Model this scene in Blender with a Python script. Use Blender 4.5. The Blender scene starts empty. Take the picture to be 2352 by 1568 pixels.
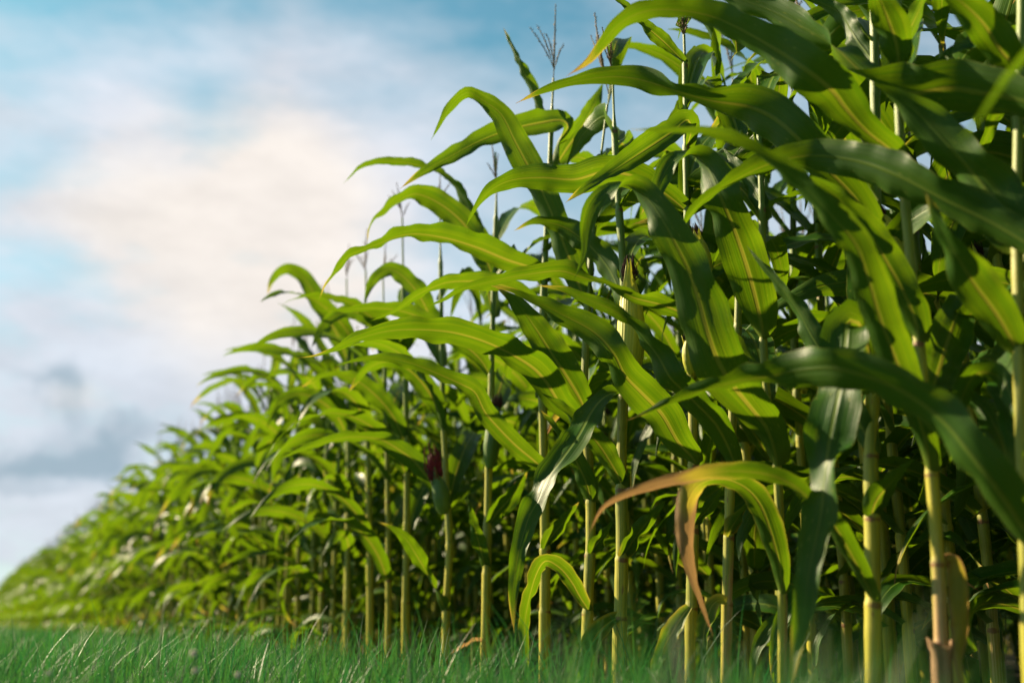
import bpy, math, random
import numpy as np
from mathutils import Vector, Matrix

# ------------------------------------------------------------------ settings
FRONT_T = 16.0
ROWS_N = 5
INNER_T = (9.0, 7.5, 6.5, 5.5, 5.0)
SUN_EL_DEG = 33.0
SUN_AZ_DEG = 300.0
SUN_E = 5.0
SUN_COL = (1.0, 0.82, 0.54)
SKY_STR = 0.10
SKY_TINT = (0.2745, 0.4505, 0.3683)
C_COOL = (0.2035, 0.2170, 0.2425)
C_WARM = (0.275, 0.252, 0.233)
C_DARK = (0.0819, 0.1188, 0.1452)
EXPOSURE = 1.8
TUFTS = [(1500, .75, 40, .22), (1640, .8, 50, .22), (1760, .7, 60, .22), (1900, .62, 60, .22), (2010, .72, 50, .215), (1360, .85, 40, .20), (2120, .7, 40, .20), (1240, .9, 40, .20), (1100, .95, 40, .19)]
# cloud layout: direction (picture position of it), size, amount
COVER = [(250, 520, 220, 130, .35), (560, 430, 190, 120, .3), (680, 620, 240, 200, .25), (690, 80, 60, 120, .3), (330, 150, 160, 60, .2), (100, 250, 170, 60, .3), (900, 190, 160, 60, .25), (850, 420, 160, 90, .2),
         (440, 230, 60, 100, -.35), (490, 300, 80, 70, -.35), (1150, 0, 260, 90, -.45), (380, -30, 260, 60, -.5), (30, 0, 160, 60, -.5), (860, 340, 80, 50, -.15), (0, 640, 120, 45, -.4), (60, 390, 130, 40, -.25), (1500, 150, 300, 150, -.3), (2100, 100, 400, 200, -.3)]
WARM = [(250, 510, 170, 90, .7), (560, 440, 150, 120, .75), (700, 560, 170, 150, .75), (640, 740, 140, 100, .5), (220, 935, 70, 30, .6), (330, 660, 140, 70, .3), (60, 220, 150, 50, .2)]
DARK = [(120, 850, 60, 26, .7), (175, 900, 40, 36, .7), (260, 1035, 110, 32, .75), (90, 1025, 140, 36, .6), (-20, 1050, 140, 35, .6), (20, 1110, 130, 14, .4), (390, 1015, 80, 30, .35), (60, 420, 120, 40, .2), (160, 960, 130, 50, .3), (430, 830, 40, 90, .15), (250, 780, 120, 40, .15)]

rng = random.Random(7)
nprng = np.random.default_rng(7)
S = bpy.context.scene
COL = S.collection
rad = math.radians

# ------------------------------------------------------------------ camera
HC = 0.20                      # lens height above the ground
PITCH = rad(14.0)
FPX = 2614.0                   # focal length in pixels of a 2352 px wide picture
CX, CY = 1176.0, 784.0
cam_d = bpy.data.cameras.new('camera')
cam = bpy.data.objects.new('camera', cam_d)
COL.objects.link(cam)
cam.location = (0, 0, HC)
cam.rotation_euler = (math.pi / 2 + PITCH, 0, 0)
cam_d.sensor_width = 36.0
cam_d.lens = 36.0 * FPX / 2352.0
cam_d.clip_start = 0.02
cam_d.clip_end = 3000
cam_d.dof.use_dof = True
cam_d.dof.focus_distance = 2.75
cam_d.dof.aperture_fstop = 1.9
S.camera = cam
cp, sp = math.cos(PITCH), math.sin(PITCH)
CAMV = Vector((0, 0, HC))


def ray(u, v):
    x, y = (u - CX) / FPX, (CY - v) / FPX
    return Vector((x, cp - y * sp, sp + y * cp))


def at(u, v, Y):
    """world point at forward distance Y seen at picture position u, v"""
    d = ray(u, v)
    return CAMV + d * (Y / d.y)


# ------------------------------------------------------------------ field rows
ROWANG = rad(24.8)
RD = Vector((-math.sin(ROWANG), math.cos(ROWANG), 0))      # along the field edge, away
RN = Vector((math.cos(ROWANG), math.sin(ROWANG), 0))       # into the field
ROW0 = RN * 1.47


def row_t(u, row=0.0):
    """distance along a row where the vertical line at picture column u meets it"""
    d = ray(u, 1440)
    base = ROW0 + RN * row
    # base + t RD = s d
    det = d.x * (-RD.y) - (-RD.x) * d.y
    s = (base.x * (-RD.y) - (-RD.x) * base.y) / det
    return (Vector((d.x * s, d.y * s, 0)) - base).dot(RD)


def row_p(t, row=0.0):
    p = ROW0 + RN * row + RD * t
    return Vector((p.x, p.y, 0))


# ------------------------------------------------------------------ materials
def new_mat(name):
    m = bpy.data.materials.new(name)
    m.use_nodes = True
    m.node_tree.nodes.clear()
    return m


class G:
    """small helper to write node graphs"""
    def __init__(s, tree):
        s.t = tree

    def n(s, typ, **kw):
        nd = s.t.nodes.new(typ)
        for k, v in kw.items():
            setattr(nd, k, v)
        return nd

    def put(s, sock, v):
        if isinstance(v, bpy.types.NodeSocket):
            s.t.links.new(v, sock)
        elif isinstance(v, (tuple, list)) and sock.type == 'RGBA' and len(v) == 3:
            sock.default_value = (*v, 1)
        else:
            sock.default_value = v

    def m(s, op, a, b=0.0, c=None, clamp=False):
        nd = s.n('ShaderNodeMath', operation=op, use_clamp=clamp)
        s.put(nd.inputs[0], a)
        s.put(nd.inputs[1], b)
        if c is not None:
            s.put(nd.inputs[2], c)
        return nd.outputs[0]

    def mix(s, f, a, b):
        nd = s.n('ShaderNodeMix', data_type='RGBA')
        s.put(nd.inputs[0], f)
        s.put(nd.inputs[6], a)
        s.put(nd.inputs[7], b)
        return nd.outputs[2]

    def mapr(s, v, a, b, c=0.0, d=1.0, smooth=True):
        nd = s.n('ShaderNodeMapRange')
        nd.interpolation_type = 'SMOOTHSTEP' if smooth else 'LINEAR'
        for i, x in enumerate((v, a, b, c, d)):
            s.put(nd.inputs[i], x)
        return nd.outputs[0]

    def noise(s, vec, scale, detail=2.0, rough=0.5):
        nd = s.n('ShaderNodeTexNoise')
        s.put(nd.inputs['Vector'], vec)
        nd.inputs['Scale'].default_value = scale
        nd.inputs['Detail'].default_value = detail
        nd.inputs['Roughness'].default_value = rough
        return nd

    def comb(s, x, y, z=0.0):
        nd = s.n('ShaderNodeCombineXYZ')
        s.put(nd.inputs[0], x)
        s.put(nd.inputs[1], y)
        s.put(nd.inputs[2], z)
        return nd.outputs[0]


LEAF_A, LEAF_B = (0.030, 0.115, 0.006), (0.062, 0.165, 0.007)
def leaf_material(name, dark=(0.0030, 0.034, 0.0030), light=(0.020, 0.076, 0.0030), trans=(0.170, 0.275, 0.004), tmix=0.34):
    m = new_mat(name)
    g = G(m.node_tree)
    uv = g.n('ShaderNodeUVMap').outputs[0]
    sep = g.n('ShaderNodeSeparateXYZ')
    g.put(sep.inputs[0], uv)
    u, v = sep.outputs[0], sep.outputs[1]
    oi = g.n('ShaderNodeObjectInfo').outputs['Random']
    att = g.n('ShaderNodeAttribute', attribute_name='dry').outputs['Fac']
    off = g.m('MULTIPLY', oi, 37.0)
    d = g.m('MULTIPLY', g.m('ABSOLUTE', g.m('SUBTRACT', u, 0.5)), 2.0)
    # veins: long streaks that run with the blade
    streak = g.noise(g.comb(g.m('ADD', g.m('MULTIPLY', u, 26.0), off), g.m('MULTIPLY', v, 1.6)), 1.0, 3.0, 0.6).outputs[0]
    st2 = g.noise(g.comb(g.m('ADD', g.m('MULTIPLY', u, 8.0), off), g.m('MULTIPLY', v, 1.1)), 1.0, 2.0, 0.5).outputs[0]
    patch = g.noise(g.comb(g.m('ADD', g.m('MULTIPLY', u, 1.6), off), g.m('MULTIPLY', v, 5.0)), 1.0, 3.0, 0.55).outputs[0]
    both = g.m('ADD', g.m('MULTIPLY', streak, 0.55), g.m('MULTIPLY', st2, 0.45))
    base = g.mix(g.mapr(both, 0.38, 0.62), dark, light)
    base = g.mix(g.m('MULTIPLY', g.mapr(patch, 0.42, 0.75), 0.55), base, (0.0600, 0.1050, 0.0040))
    base = g.mix(g.m('MULTIPLY', oi, 0.40), base, (0.0300, 0.0850, 0.0030))
    # midrib
    rw = g.m('SUBTRACT', 0.15, g.m('MULTIPLY', v, 0.11))
    rib = g.m('SUBTRACT', 1.0, g.mapr(d, g.m('MULTIPLY', rw, 0.45), rw))
    rib = g.m('MULTIPLY', rib, g.mapr(v, 0.25, 1.0, 0.80, 0.15))
    base = g.mix(rib, base, (0.110, 0.170, 0.022))
    # pale collar at the foot and thin pale margin
    base = g.mix(g.m('MULTIPLY', g.mapr(v, 0.0, 0.075, 1.0, 0.0), 0.8), base, (0.1320, 0.1650, 0.0198))
    base = g.mix(g.m('MULTIPLY', g.mapr(d, 0.955, 0.99), 0.6), base, (0.1584, 0.1716, 0.0231))
    # small yellow flecks and scratches
    vor = g.n('ShaderNodeTexVoronoi')
    g.put(vor.inputs['Vector'], g.comb(g.m('ADD', g.m('MULTIPLY', u, 9.0), off), g.m('MULTIPLY', v, 26.0)))
    vor.inputs['Scale'].default_value = 1.0
    gate = g.mapr(patch, 0.43, 0.52)
    fleck = g.m('MULTIPLY', g.m('SUBTRACT', 1.0, g.mapr(vor.outputs['Distance'], 0.08, 0.17)), gate)
    base = g.mix(g.m('MULTIPLY', fleck, 0.8), base, (0.2112, 0.2244, 0.0462))
    # dried part
    dn = g.m('ADD', att, g.m('MULTIPLY', g.m('SUBTRACT', streak, 0.5), 0.35))
    yel = g.mapr(dn, 0.18, 0.5)
    brn = g.mapr(dn, 0.48, 0.72)
    dry_col = g.mix(g.mapr(streak, 0.35, 0.65), (0.17, 0.062, 0.018), (0.44, 0.22, 0.085))
    base = g.mix(yel, base, (0.26, 0.22, 0.022))
    base = g.mix(brn, base, dry_col)
    back = g.n('ShaderNodeNewGeometry').outputs['Backfacing']
    base = g.mix(g.m('MULTIPLY', back, 0.28), base, (0.0693, 0.1221, 0.0264))
    bump = g.n('ShaderNodeBump')
    bump.inputs['Strength'].default_value = 0.40
    bump.inputs['Distance'].default_value = 0.005
    w = g.m('ADD', g.m('MULTIPLY', g.m('SINE', g.m('MULTIPLY', u, 120.0)), 0.05), g.m('MULTIPLY', both, 1.0))
    g.put(bump.inputs['Height'], g.m('ADD', w, g.m('MULTIPLY', rib, -0.9)))
    pb = g.n('ShaderNodeBsdfPrincipled')
    g.put(pb.inputs['Base Color'], base)
    g.put(pb.inputs['Normal'], bump.outputs[0])
    g.put(pb.inputs['Roughness'], g.m('ADD', 0.30, g.m('MULTIPLY', patch, 0.22)))
    pb.inputs['Specular IOR Level'].default_value = 0.16
    tr = g.n('ShaderNodeBsdfTranslucent')
    tc = g.mix(g.mapr(both, 0.38, 0.62, 0.0, 0.9), trans, (0.09, 0.20, 0.002))
    tc = g.mix(rib, tc, (0.3630, 0.3300, 0.0330))
    tc = g.mix(brn, g.mix(yel, tc, (0.50, 0.40, 0.04)), (0.34, 0.20, 0.075))
    g.put(tr.inputs['Color'], tc)
    g.put(tr.inputs['Normal'], bump.outputs[0])
    ms = g.n('ShaderNodeMixShader')
    ms.inputs[0].default_value = tmix
    g.t.links.new(pb.outputs[0], ms.inputs[1])
    g.t.links.new(tr.outputs[0], ms.inputs[2])
    out = g.n('ShaderNodeOutputMaterial')
    g.t.links.new(ms.outputs[0], out.inputs[0])
    return m


def stalk_material():
    m = new_mat('stalk_skin')
    g = G(m.node_tree)
    uv = g.n('ShaderNodeUVMap').outputs[0]
    sep = g.n('ShaderNodeSeparateXYZ')
    g.put(sep.inputs[0], uv)
    u, v = sep.outputs[0], sep.outputs[1]          # v in metres above the soil
    oi = g.n('ShaderNodeObjectInfo').outputs['Random']
    off = g.m('MULTIPLY', oi, 53.0)
    node = g.n('ShaderNodeAttribute', attribute_name='node').outputs['Fac']
    dry = g.n('ShaderNodeAttribute', attribute_name='dry').outputs['Fac']
    tone = g.n('ShaderNodeAttribute', attribute_name='tone').outputs['Fac']
    st = g.noise(g.comb(g.m('ADD', g.m('MULTIPLY', u, 16.0), off), g.m('MULTIPLY', v, 2.2)), 1.0, 3.0, 0.6).outputs[0]
    bl = g.noise(g.comb(g.m('ADD', g.m('MULTIPLY', u, 3.0), off), g.m('MULTIPLY', v, 9.0)), 1.0, 3.0, 0.6).outputs[0]
    base = g.mix(g.mapr(st, 0.32, 0.68), (0.235, 0.245, 0.009), (0.470, 0.400, 0.020))
    base = g.mix(g.m('MULTIPLY', g.m('MULTIPLY', tone, g.mapr(bl, 0.25, 0.6)), 0.6), base, (0.0819, 0.1326, 0.0109))
    base = g.mix(g.m('MULTIPLY', g.mapr(v, 0.55, 1.25), 0.9), base, (0.105, 0.185, 0.010))
    dn = g.m('ADD', dry, g.m('MULTIPLY', g.m('SUBTRACT', st, 0.5), 0.8))
    base = g.mix(g.mapr(dn, 0.25, 0.7), base, g.mix(g.mapr(st, 0.35, 0.6), (0.27, 0.125, 0.05), (0.44, 0.30, 0.13)))
    # reddish brown rings and specks at the collars
    rg = g.m('MULTIPLY', g.mapr(g.m('ADD', node, g.m('MULTIPLY', g.m('SUBTRACT', bl, 0.5), 1.3)), 0.68, 1.0), 0.9)
    base = g.mix(rg, base, (0.16, 0.055, 0.012))
    spk = g.noise(g.comb(g.m('ADD', g.m('MULTIPLY', u, 9.0), off), g.m('MULTIPLY', v, 22.0)), 1.0, 2.0).outputs[0]
    base = g.mix(g.m('MULTIPLY', g.mapr(spk, 0.66, 0.74), 0.7), base, (0.18, 0.075, 0.02))
    bump = g.n('ShaderNodeBump')
    bump.inputs['Strength'].default_value = 0.35
    bump.inputs['Distance'].default_value = 0.003
    g.put(bump.inputs['Height'], g.m('ADD', st, g.m('MULTIPLY', g.m('SINE', g.m('MULTIPLY', u, 150.0)), 0.15)))
    pb = g.n('ShaderNodeBsdfPrincipled')
    g.put(pb.inputs['Base Color'], base)
    g.put(pb.inputs['Normal'], bump.outputs[0])
    pb.inputs['Roughness'].default_value = 0.5
    pb.inputs['Subsurface Weight'].default_value = 0.0
    tr = g.n('ShaderNodeBsdfTranslucent')
    g.put(tr.inputs['Color'], base)
    ms = g.n('ShaderNodeMixShader')
    ms.inputs[0].default_value = 0.15
    g.t.links.new(pb.outputs[0], ms.inputs[1])
    g.t.links.new(tr.outputs[0], ms.inputs[2])
    out = g.n('ShaderNodeOutputMaterial')
    g.t.links.new(ms.outputs[0], out.inputs[0])
    return m


def simple_material(name, ca, cb, scale=30.0, rough=0.6, stretch=(1, 1, 1), trans=0.0, spec=0.3, bump=0.3):
    m = new_mat(name)
    g = G(m.node_tree)
    tc = g.n('ShaderNodeTexCoord').outputs['Object']
    mp = g.n('ShaderNodeMapping')
    g.put(mp.inputs[0], tc)
    mp.inputs['Scale'].default_value = stretch
    oi = g.n('ShaderNodeObjectInfo').outputs['Random']
    nz = g.noise(mp.outputs[0], scale, 4.0, 0.6).outputs[0]
    base = g.mix(g.mapr(nz, 0.3, 0.7), ca, cb)
    bp = g.n('ShaderNodeBump')
    bp.inputs['Strength'].default_value = bump
    bp.inputs['Distance'].default_value = 0.004
    g.put(bp.inputs['Height'], nz)
    pb = g.n('ShaderNodeBsdfPrincipled')
    g.put(pb.inputs['Base Color'], base)
    g.put(pb.inputs['Normal'], bp.outputs[0])
    pb.inputs['Roughness'].default_value = rough
    pb.inputs['Specular IOR Level'].default_value = spec
    out = g.n('ShaderNodeOutputMaterial')
    if trans:
        tr = g.n('ShaderNodeBsdfTranslucent')
        g.put(tr.inputs['Color'], base)
        ms = g.n('ShaderNodeMixShader')
        ms.inputs[0].default_value = trans
        g.t.links.new(pb.outputs[0], ms.inputs[1])
        g.t.links.new(tr.outputs[0], ms.inputs[2])
        g.t.links.new(ms.outputs[0], out.inputs[0])
    else:
        g.t.links.new(pb.outputs[0], out.inputs[0])
    return m


def grass_material():
    m = new_mat('grass_blades')
    g = G(m.node_tree)
    uv = g.n('ShaderNodeUVMap').outputs[0]
    sep = g.n('ShaderNodeSeparateXYZ')
    g.put(sep.inputs[0], uv)
    r, v = sep.outputs[0], sep.outputs[1]          # r: one random number per blade
    base = g.mix(r, (0.0045, 0.042, 0.015), (0.026, 0.095, 0.016))
    base = g.mix(g.mapr(r, 0.78, 0.95), base, (0.055, 0.125, 0.020))
    base = g.mix(g.mapr(r, 0.988, 0.99), base, (0.20, 0.17, 0.06))
    base = g.mix(g.m('MULTIPLY', g.m('SUBTRACT', 1.0, v), 0.35), base, (0.10, 0.15, 0.03))
    pb = g.n('ShaderNodeBsdfPrincipled')
    g.put(pb.inputs['Base Color'], base)
    pb.inputs['Roughness'].default_value = 0.48
    pb.inputs['Specular IOR Level'].default_value = 0.32
    tr = g.n('ShaderNodeBsdfTranslucent')
    g.put(tr.inputs['Color'], g.mix(r, (0.014, 0.130, 0.034), (0.065, 0.190, 0.026)))
    ms = g.n('ShaderNodeMixShader')
    ms.inputs[0].default_value = 0.38
    g.t.links.new(pb.outputs[0], ms.inputs[1])
    g.t.links.new(tr.outputs[0], ms.inputs[2])
    out = g.n('ShaderNodeOutputMaterial')
    g.t.links.new(ms.outputs[0], out.inputs[0])
    return m


M_LEAF = leaf_material('corn_leaf')
M_STALK = stalk_material()
M_HUSK = None
M_SILK = simple_material('ear_silk', (0.018, 0.006, 0.004), (0.075, 0.022, 0.012), 60, 0.7)
M_SILK_RED = simple_material('ear_silk_red', (0.075, 0.006, 0.010), (0.22, 0.016, 0.022), 60, 0.65)
M_TASSEL = simple_material('tassel_straw', (0.13, 0.085, 0.040), (0.26, 0.165, 0.075), 40, 0.7, trans=0.2)
M_SHEATH = simple_material('dried_sheath', (0.16, 0.090, 0.045), (0.34, 0.22, 0.12), 26, 0.75, (6, 6, 0.6), 0.15, 0.2, 0.6)
M_SOIL = simple_material('soil', (0.012, 0.010, 0.007), (0.040, 0.030, 0.020), 9, 0.95, bump=0.8)
M_TURF = simple_material('turf_ground', (0.020, 0.045, 0.012), (0.050, 0.075, 0.022), 14, 0.95, bump=0.8)
M_GRASS = grass_material()
M_CLOVER = simple_material('clover_petals', (0.62, 0.56, 0.46), (0.80, 0.76, 0.68), 90, 0.7, trans=0.25)
M_CLOVER_STEM = simple_material('clover_stem', (0.05, 0.12, 0.03), (0.09, 0.17, 0.04), 60, 0.5)


def husk_material(name='ear_husk', ca=(0.33, 0.34, 0.014), cb=(0.55, 0.50, 0.030)):
    m = new_mat(name)
    g = G(m.node_tree)
    uv = g.n('ShaderNodeUVMap').outputs[0]
    sep = g.n('ShaderNodeSeparateXYZ')
    g.put(sep.inputs[0], uv)
    u, v = sep.outputs[0], sep.outputs[1]
    oi = g.n('ShaderNodeObjectInfo').outputs['Random']
    st = g.noise(g.comb(g.m('ADD', g.m('MULTIPLY', u, 26.0), g.m('MULTIPLY', oi, 31.0)), g.m('MULTIPLY', v, 1.3)), 1.0, 3.0, 0.6).outputs[0]
    base = g.mix(g.mapr(st, 0.3, 0.7), ca, cb)
    base = g.mix(g.m('MULTIPLY', g.mapr(v, 0.55, 0.0), 0.5), base, (0.16, 0.26, 0.03))
    bump = g.n('ShaderNodeBump')
    bump.inputs['Strength'].default_value = 0.4
    bump.inputs['Distance'].default_value = 0.003
    g.put(bump.inputs['Height'], g.m('ADD', st, g.m('MULTIPLY', g.m('SINE', g.m('MULTIPLY', u, 170.0)), 0.2)))
    pb = g.n('ShaderNodeBsdfPrincipled')
    g.put(pb.inputs['Base Color'], base)
    g.put(pb.inputs['Normal'], bump.outputs[0])
    pb.inputs['Roughness'].default_value = 0.5
    tr = g.n('ShaderNodeBsdfTranslucent')
    g.put(tr.inputs['Color'], base)
    ms = g.n('ShaderNodeMixShader')
    ms.inputs[0].default_value = 0.2
    g.t.links.new(pb.outputs[0], ms.inputs[1])
    g.t.links.new(tr.outputs[0], ms.inputs[2])
    out = g.n('ShaderNodeOutputMaterial')
    g.t.links.new(ms.outputs[0], out.inputs[0])
    return m


M_HUSK = husk_material()
M_HUSK_GREEN = husk_material('ear_husk_green', (0.045, 0.11, 0.008), (0.11, 0.18, 0.015))


# ------------------------------------------------------------------ mesh helpers
def make_mesh(name, verts, faces, mat, uvs=None, attrs=None, smooth=True):
    """verts (n,3), faces (m,4 or 3) arrays; uvs per vertex (n,2); attrs {name: per vertex float}"""
    me = bpy.data.meshes.new(name)
    verts = np.asarray(verts, dtype=np.float32)
    faces = np.asarray(faces, dtype=np.int32)
    k = faces.shape[1]
    me.vertices.add(len(verts))
    me.vertices.foreach_set('co', verts.ravel())
    me.loops.add(faces.size)
    me.loops.foreach_set('vertex_index', faces.ravel())
    me.polygons.add(len(faces))
    me.polygons.foreach_set('loop_start', np.arange(0, faces.size, k, dtype=np.int32))
    me.polygons.foreach_set('loop_total', np.full(len(faces), k, dtype=np.int32))
    if smooth:
        me.polygons.foreach_set('use_smooth', np.ones(len(faces), dtype=bool))
    if uvs is not None:
        uvl = me.uv_layers.new(name='UVMap')
        uvl.data.foreach_set('uv', np.asarray(uvs, dtype=np.float32)[faces.ravel()].ravel())
    for a, val in (attrs or {}).items():
        at_ = me.attributes.new(a, 'FLOAT', 'POINT')
        at_.data.foreach_set('value', np.asarray(val, dtype=np.float32))
    me.materials.append(mat)
    me.update(calc_edges=True)
    me.validate()
    return me


def link(name, me, parent=None):
    o = bpy.data.objects.new(name, me)
    COL.objects.link(o)
    if parent is not None:
        o.parent = parent
    return o


def grid_faces(rows, cols, wrap=False):
    i = np.arange(rows - 1)[:, None]
    j = np.arange(cols if wrap else cols - 1)[None, :]
    a = i * cols + j
    b = i * cols + (j + 1) % cols
    return np.stack([a, b, b + cols, a + cols], -1).reshape(-1, 4)


def catmull(pts, n):
    """resample control points (m,k) to n points evenly along the chord length"""
    P = np.asarray(pts, dtype=float)
    d = np.r_[0, np.cumsum(np.maximum(np.linalg.norm(np.diff(P[:, :3], axis=0), axis=1), 1e-6))]
    d /= d[-1]
    Q = np.vstack([2 * P[0] - P[1], P, 2 * P[-1] - P[-2]])
    dd = np.r_[2 * d[0] - d[1], d, 2 * d[-1] - d[-2]]
    out = []
    for s in np.linspace(0, 1, n):
        i = min(max(np.searchsorted(d, s, 'right') - 1, 0), len(P) - 2)
        p0, p1, p2, p3 = Q[i:i + 4]
        t0, t1, t2, t3 = dd[i:i + 4]
        m1 = (p2 - p0) / (t2 - t0) * (t2 - t1)
        m2 = (p3 - p1) / (t3 - t1) * (t2 - t1)
        x = (s - t1) / (t2 - t1)
        out.append((2 * x**3 - 3 * x**2 + 1) * p1 + (x**3 - 2 * x**2 + x) * m1 + (-2 * x**3 + 3 * x**2) * p2 + (x**3 - x**2) * m2)
    return np.array(out)


def unit(a):
    return a / np.maximum(np.linalg.norm(a, axis=-1, keepdims=True), 1e-9)


def blade_width(s, base=0.55):
    w = np.where(s < 0.3, base + (1 - base) * np.sin(np.clip(s / 0.3, 0, 1) * math.pi / 2), 1.0)
    t = np.clip((s - 0.33) / 0.67, 0, 1)
    return w * (1 - t**1.65) * np.clip((1 - s) * 30, 0.0, 1) + 0.006


def blade_mesh(name, C, side, up, W, seed, dry=None, fold=18, ruffle=0.05, cross=8, base=0.55, foldbase=58, flat=False):
    """C (n,3) midrib, side (n,3) unit, up (n,3) unit upper face normal; W full width in metres"""
    r = np.random.default_rng(seed)
    n = len(C)
    s = np.linspace(0, 1, n)
    half = blade_width(s, base) * W * 0.5 * (1 + 0.06 * np.sin(s * r.uniform(9, 15) + r.uniform(0, 6)))
    a = np.linspace(-1, 1, cross + 1)
    f = np.radians(fold * (0.65 + 0.35 * np.cos(s * 9 + r.uniform(0, 6))) + (foldbase - fold) * np.exp(-s / 0.06))
    seg = np.linalg.norm(np.diff(C, axis=0), axis=1).sum()
    k1, k2 = seg / W * r.uniform(0.5, 0.75), seg / W * r.uniform(1.0, 1.6)
    p1, p2, p3, p4 = r.uniform(0, 6.28, 4)
    env = np.sin(np.clip(s * 1.05, 0, 1) * math.pi) ** 0.6
    wl = np.sin(s * k1 * 6.28 + p1) * 0.7 + np.sin(s * k2 * 6.28 + p3) * 0.4
    wr = np.sin(s * k1 * 6.28 + p2) * 0.7 + np.sin(s * k2 * 6.28 + p4) * 0.4
    V = np.zeros((n, cross + 1, 3))
    for j, x in enumerate(a):
        ax = abs(x)
        bow = np.sin(ax * math.pi / 2)                       # the halves curve, not a sharp V
        lat = half * x * np.cos(f)
        hgt = half * ax * np.sin(f) * (0.55 + 0.45 * bow)
        hgt = hgt - half * 0.10 * np.sin(ax * math.pi)        # slight belly
        hgt = hgt + (wl if x < 0 else wr) * env * ax**2 * ruffle * W
        V[:, j] = C + side * lat[:, None] + up * hgt[:, None]
    U = np.tile((a + 1) / 2, (n, 1))
    uv = np.stack([U, np.tile(s[:, None], (1, cross + 1))], -1)
    if dry is None:
        D = np.zeros((n, cross + 1))
    else:
        D = np.tile(dry(s)[:, None], (1, cross + 1)) if callable(dry) else np.full((n, cross + 1), dry)
        D = D + 0.25 * (np.abs(a)[None, :] ** 3) * (D > 0.02)
    faces = grid_faces(n, cross + 1)
    # winding so that the geometric front is the upper face
    if np.einsum('ij,ij->i', np.cross(side[:-1], np.diff(C, axis=0)), up[:-1]).sum() < 0:
        faces = faces[:, ::-1]
    if flat:
        return V.reshape(-1, 3), faces, uv.reshape(-1, 2), D.ravel()
    return make_mesh(name, V.reshape(-1, 3), faces, M_LEAF, uv.reshape(-1, 2), {'dry': D.ravel()})


def tube_arrays(P, R, nseg=12, uoff=0.0, ring=None):
    """closed round tube round the points P (n,3) with radii R (n,)"""
    P = np.asarray(P, float)
    R = np.asarray(R, float)
    T = unit(np.gradient(P, axis=0))
    ref = np.array([0.0, 1.0, 0.0]) if abs(T[:, 1]).mean() < 0.8 else np.array([1.0, 0, 0])
    A = unit(np.cross(T, ref))
    B = np.cross(T, A)
    ang = np.linspace(0, 2 * math.pi, nseg + 1)
    V = P[:, None] + R[:, None, None] * (A[:, None] * np.cos(ang)[None, :, None] + B[:, None] * np.sin(ang)[None, :, None])
    return V, grid_faces(len(P), nseg + 1)


def stalk_mesh(name, P, r0, r1, nodes, seed, dry_low=0.4, top_thin=0.0035, rough_dry=0.0, cut=None):
    """P control points from the soil up (world or local); nodes: heights of the collars"""
    r = np.random.default_rng(seed)
    P = catmull(P, 240)
    z = P[:, 2]
    h = (z - z[0]) / max(z[-1] - z[0], 1e-6)
    R = r0 + (r1 - r0) * h**0.9
    hn = max(nodes) if len(nodes) else z[-1]
    thin = np.clip((z - hn) / max(z[-1] - hn, 1e-3), 0, 1)
    R = R * (1 - 0.65 * np.clip(thin * 2.5, 0, 1))
    R = np.maximum(R, top_thin)
    N = np.zeros(len(z))
    tone = np.zeros(len(z))
    for q in sorted(nodes):
        tone = np.where(z > q, r.uniform(0, 1), tone)
    for q in nodes:
        dz = z - q
        # sheath below the collar is a little thicker, then a lip at the collar
        R = R + r0 * 0.14 * np.exp(-np.clip(-dz, 0, 9) / 0.08) * (dz <= 0.002)
        R = R + r0 * 0.04 * np.exp(-((dz + 0.055) / 0.016) ** 2)
        N = np.maximum(N, np.exp(-((dz + 0.006) / 0.010) ** 2))
    V, F = tube_arrays(P, R, 14)
    ns = V.shape[1]
    ang = np.linspace(0, 2 * math.pi, ns)
    phase = r.uniform(0, 6.28)
    V = V + (V - P[:, None]) * (0.05 * np.cos(2 * (ang - phase)))[None, :, None]
    uv = np.stack(np.broadcast_arrays(np.linspace(0, 1, ns)[None, :], z[:, None]), -1)
    dry = np.clip(dry_low * (1 - (z - z[0]) / 0.45), 0, 1)[:, None] * (0.7 + 0.6 * np.cos(ang - phase))[None, :]
    nd = np.repeat(N[:, None], ns, 1) * (0.75 + 0.35 * np.cos(ang * 1.0 - phase))[None, :]
    return make_mesh(name, V.reshape(-1, 3), F, M_STALK, uv.reshape(-1, 2), {'node': nd.ravel(), 'dry': dry.ravel(), 'tone': np.repeat(tone[:, None], ns, 1).ravel()})


def merge(parts):
    """[(verts, faces, ...)] -> one"""
    vs, fs, o = [], [], 0
    for v, f in parts:
        v = np.asarray(v).reshape(-1, 3)
        vs.append(v)
        fs.append(np.asarray(f) + o)
        o += len(v)
    return np.vstack(vs), np.vstack(fs)


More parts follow.
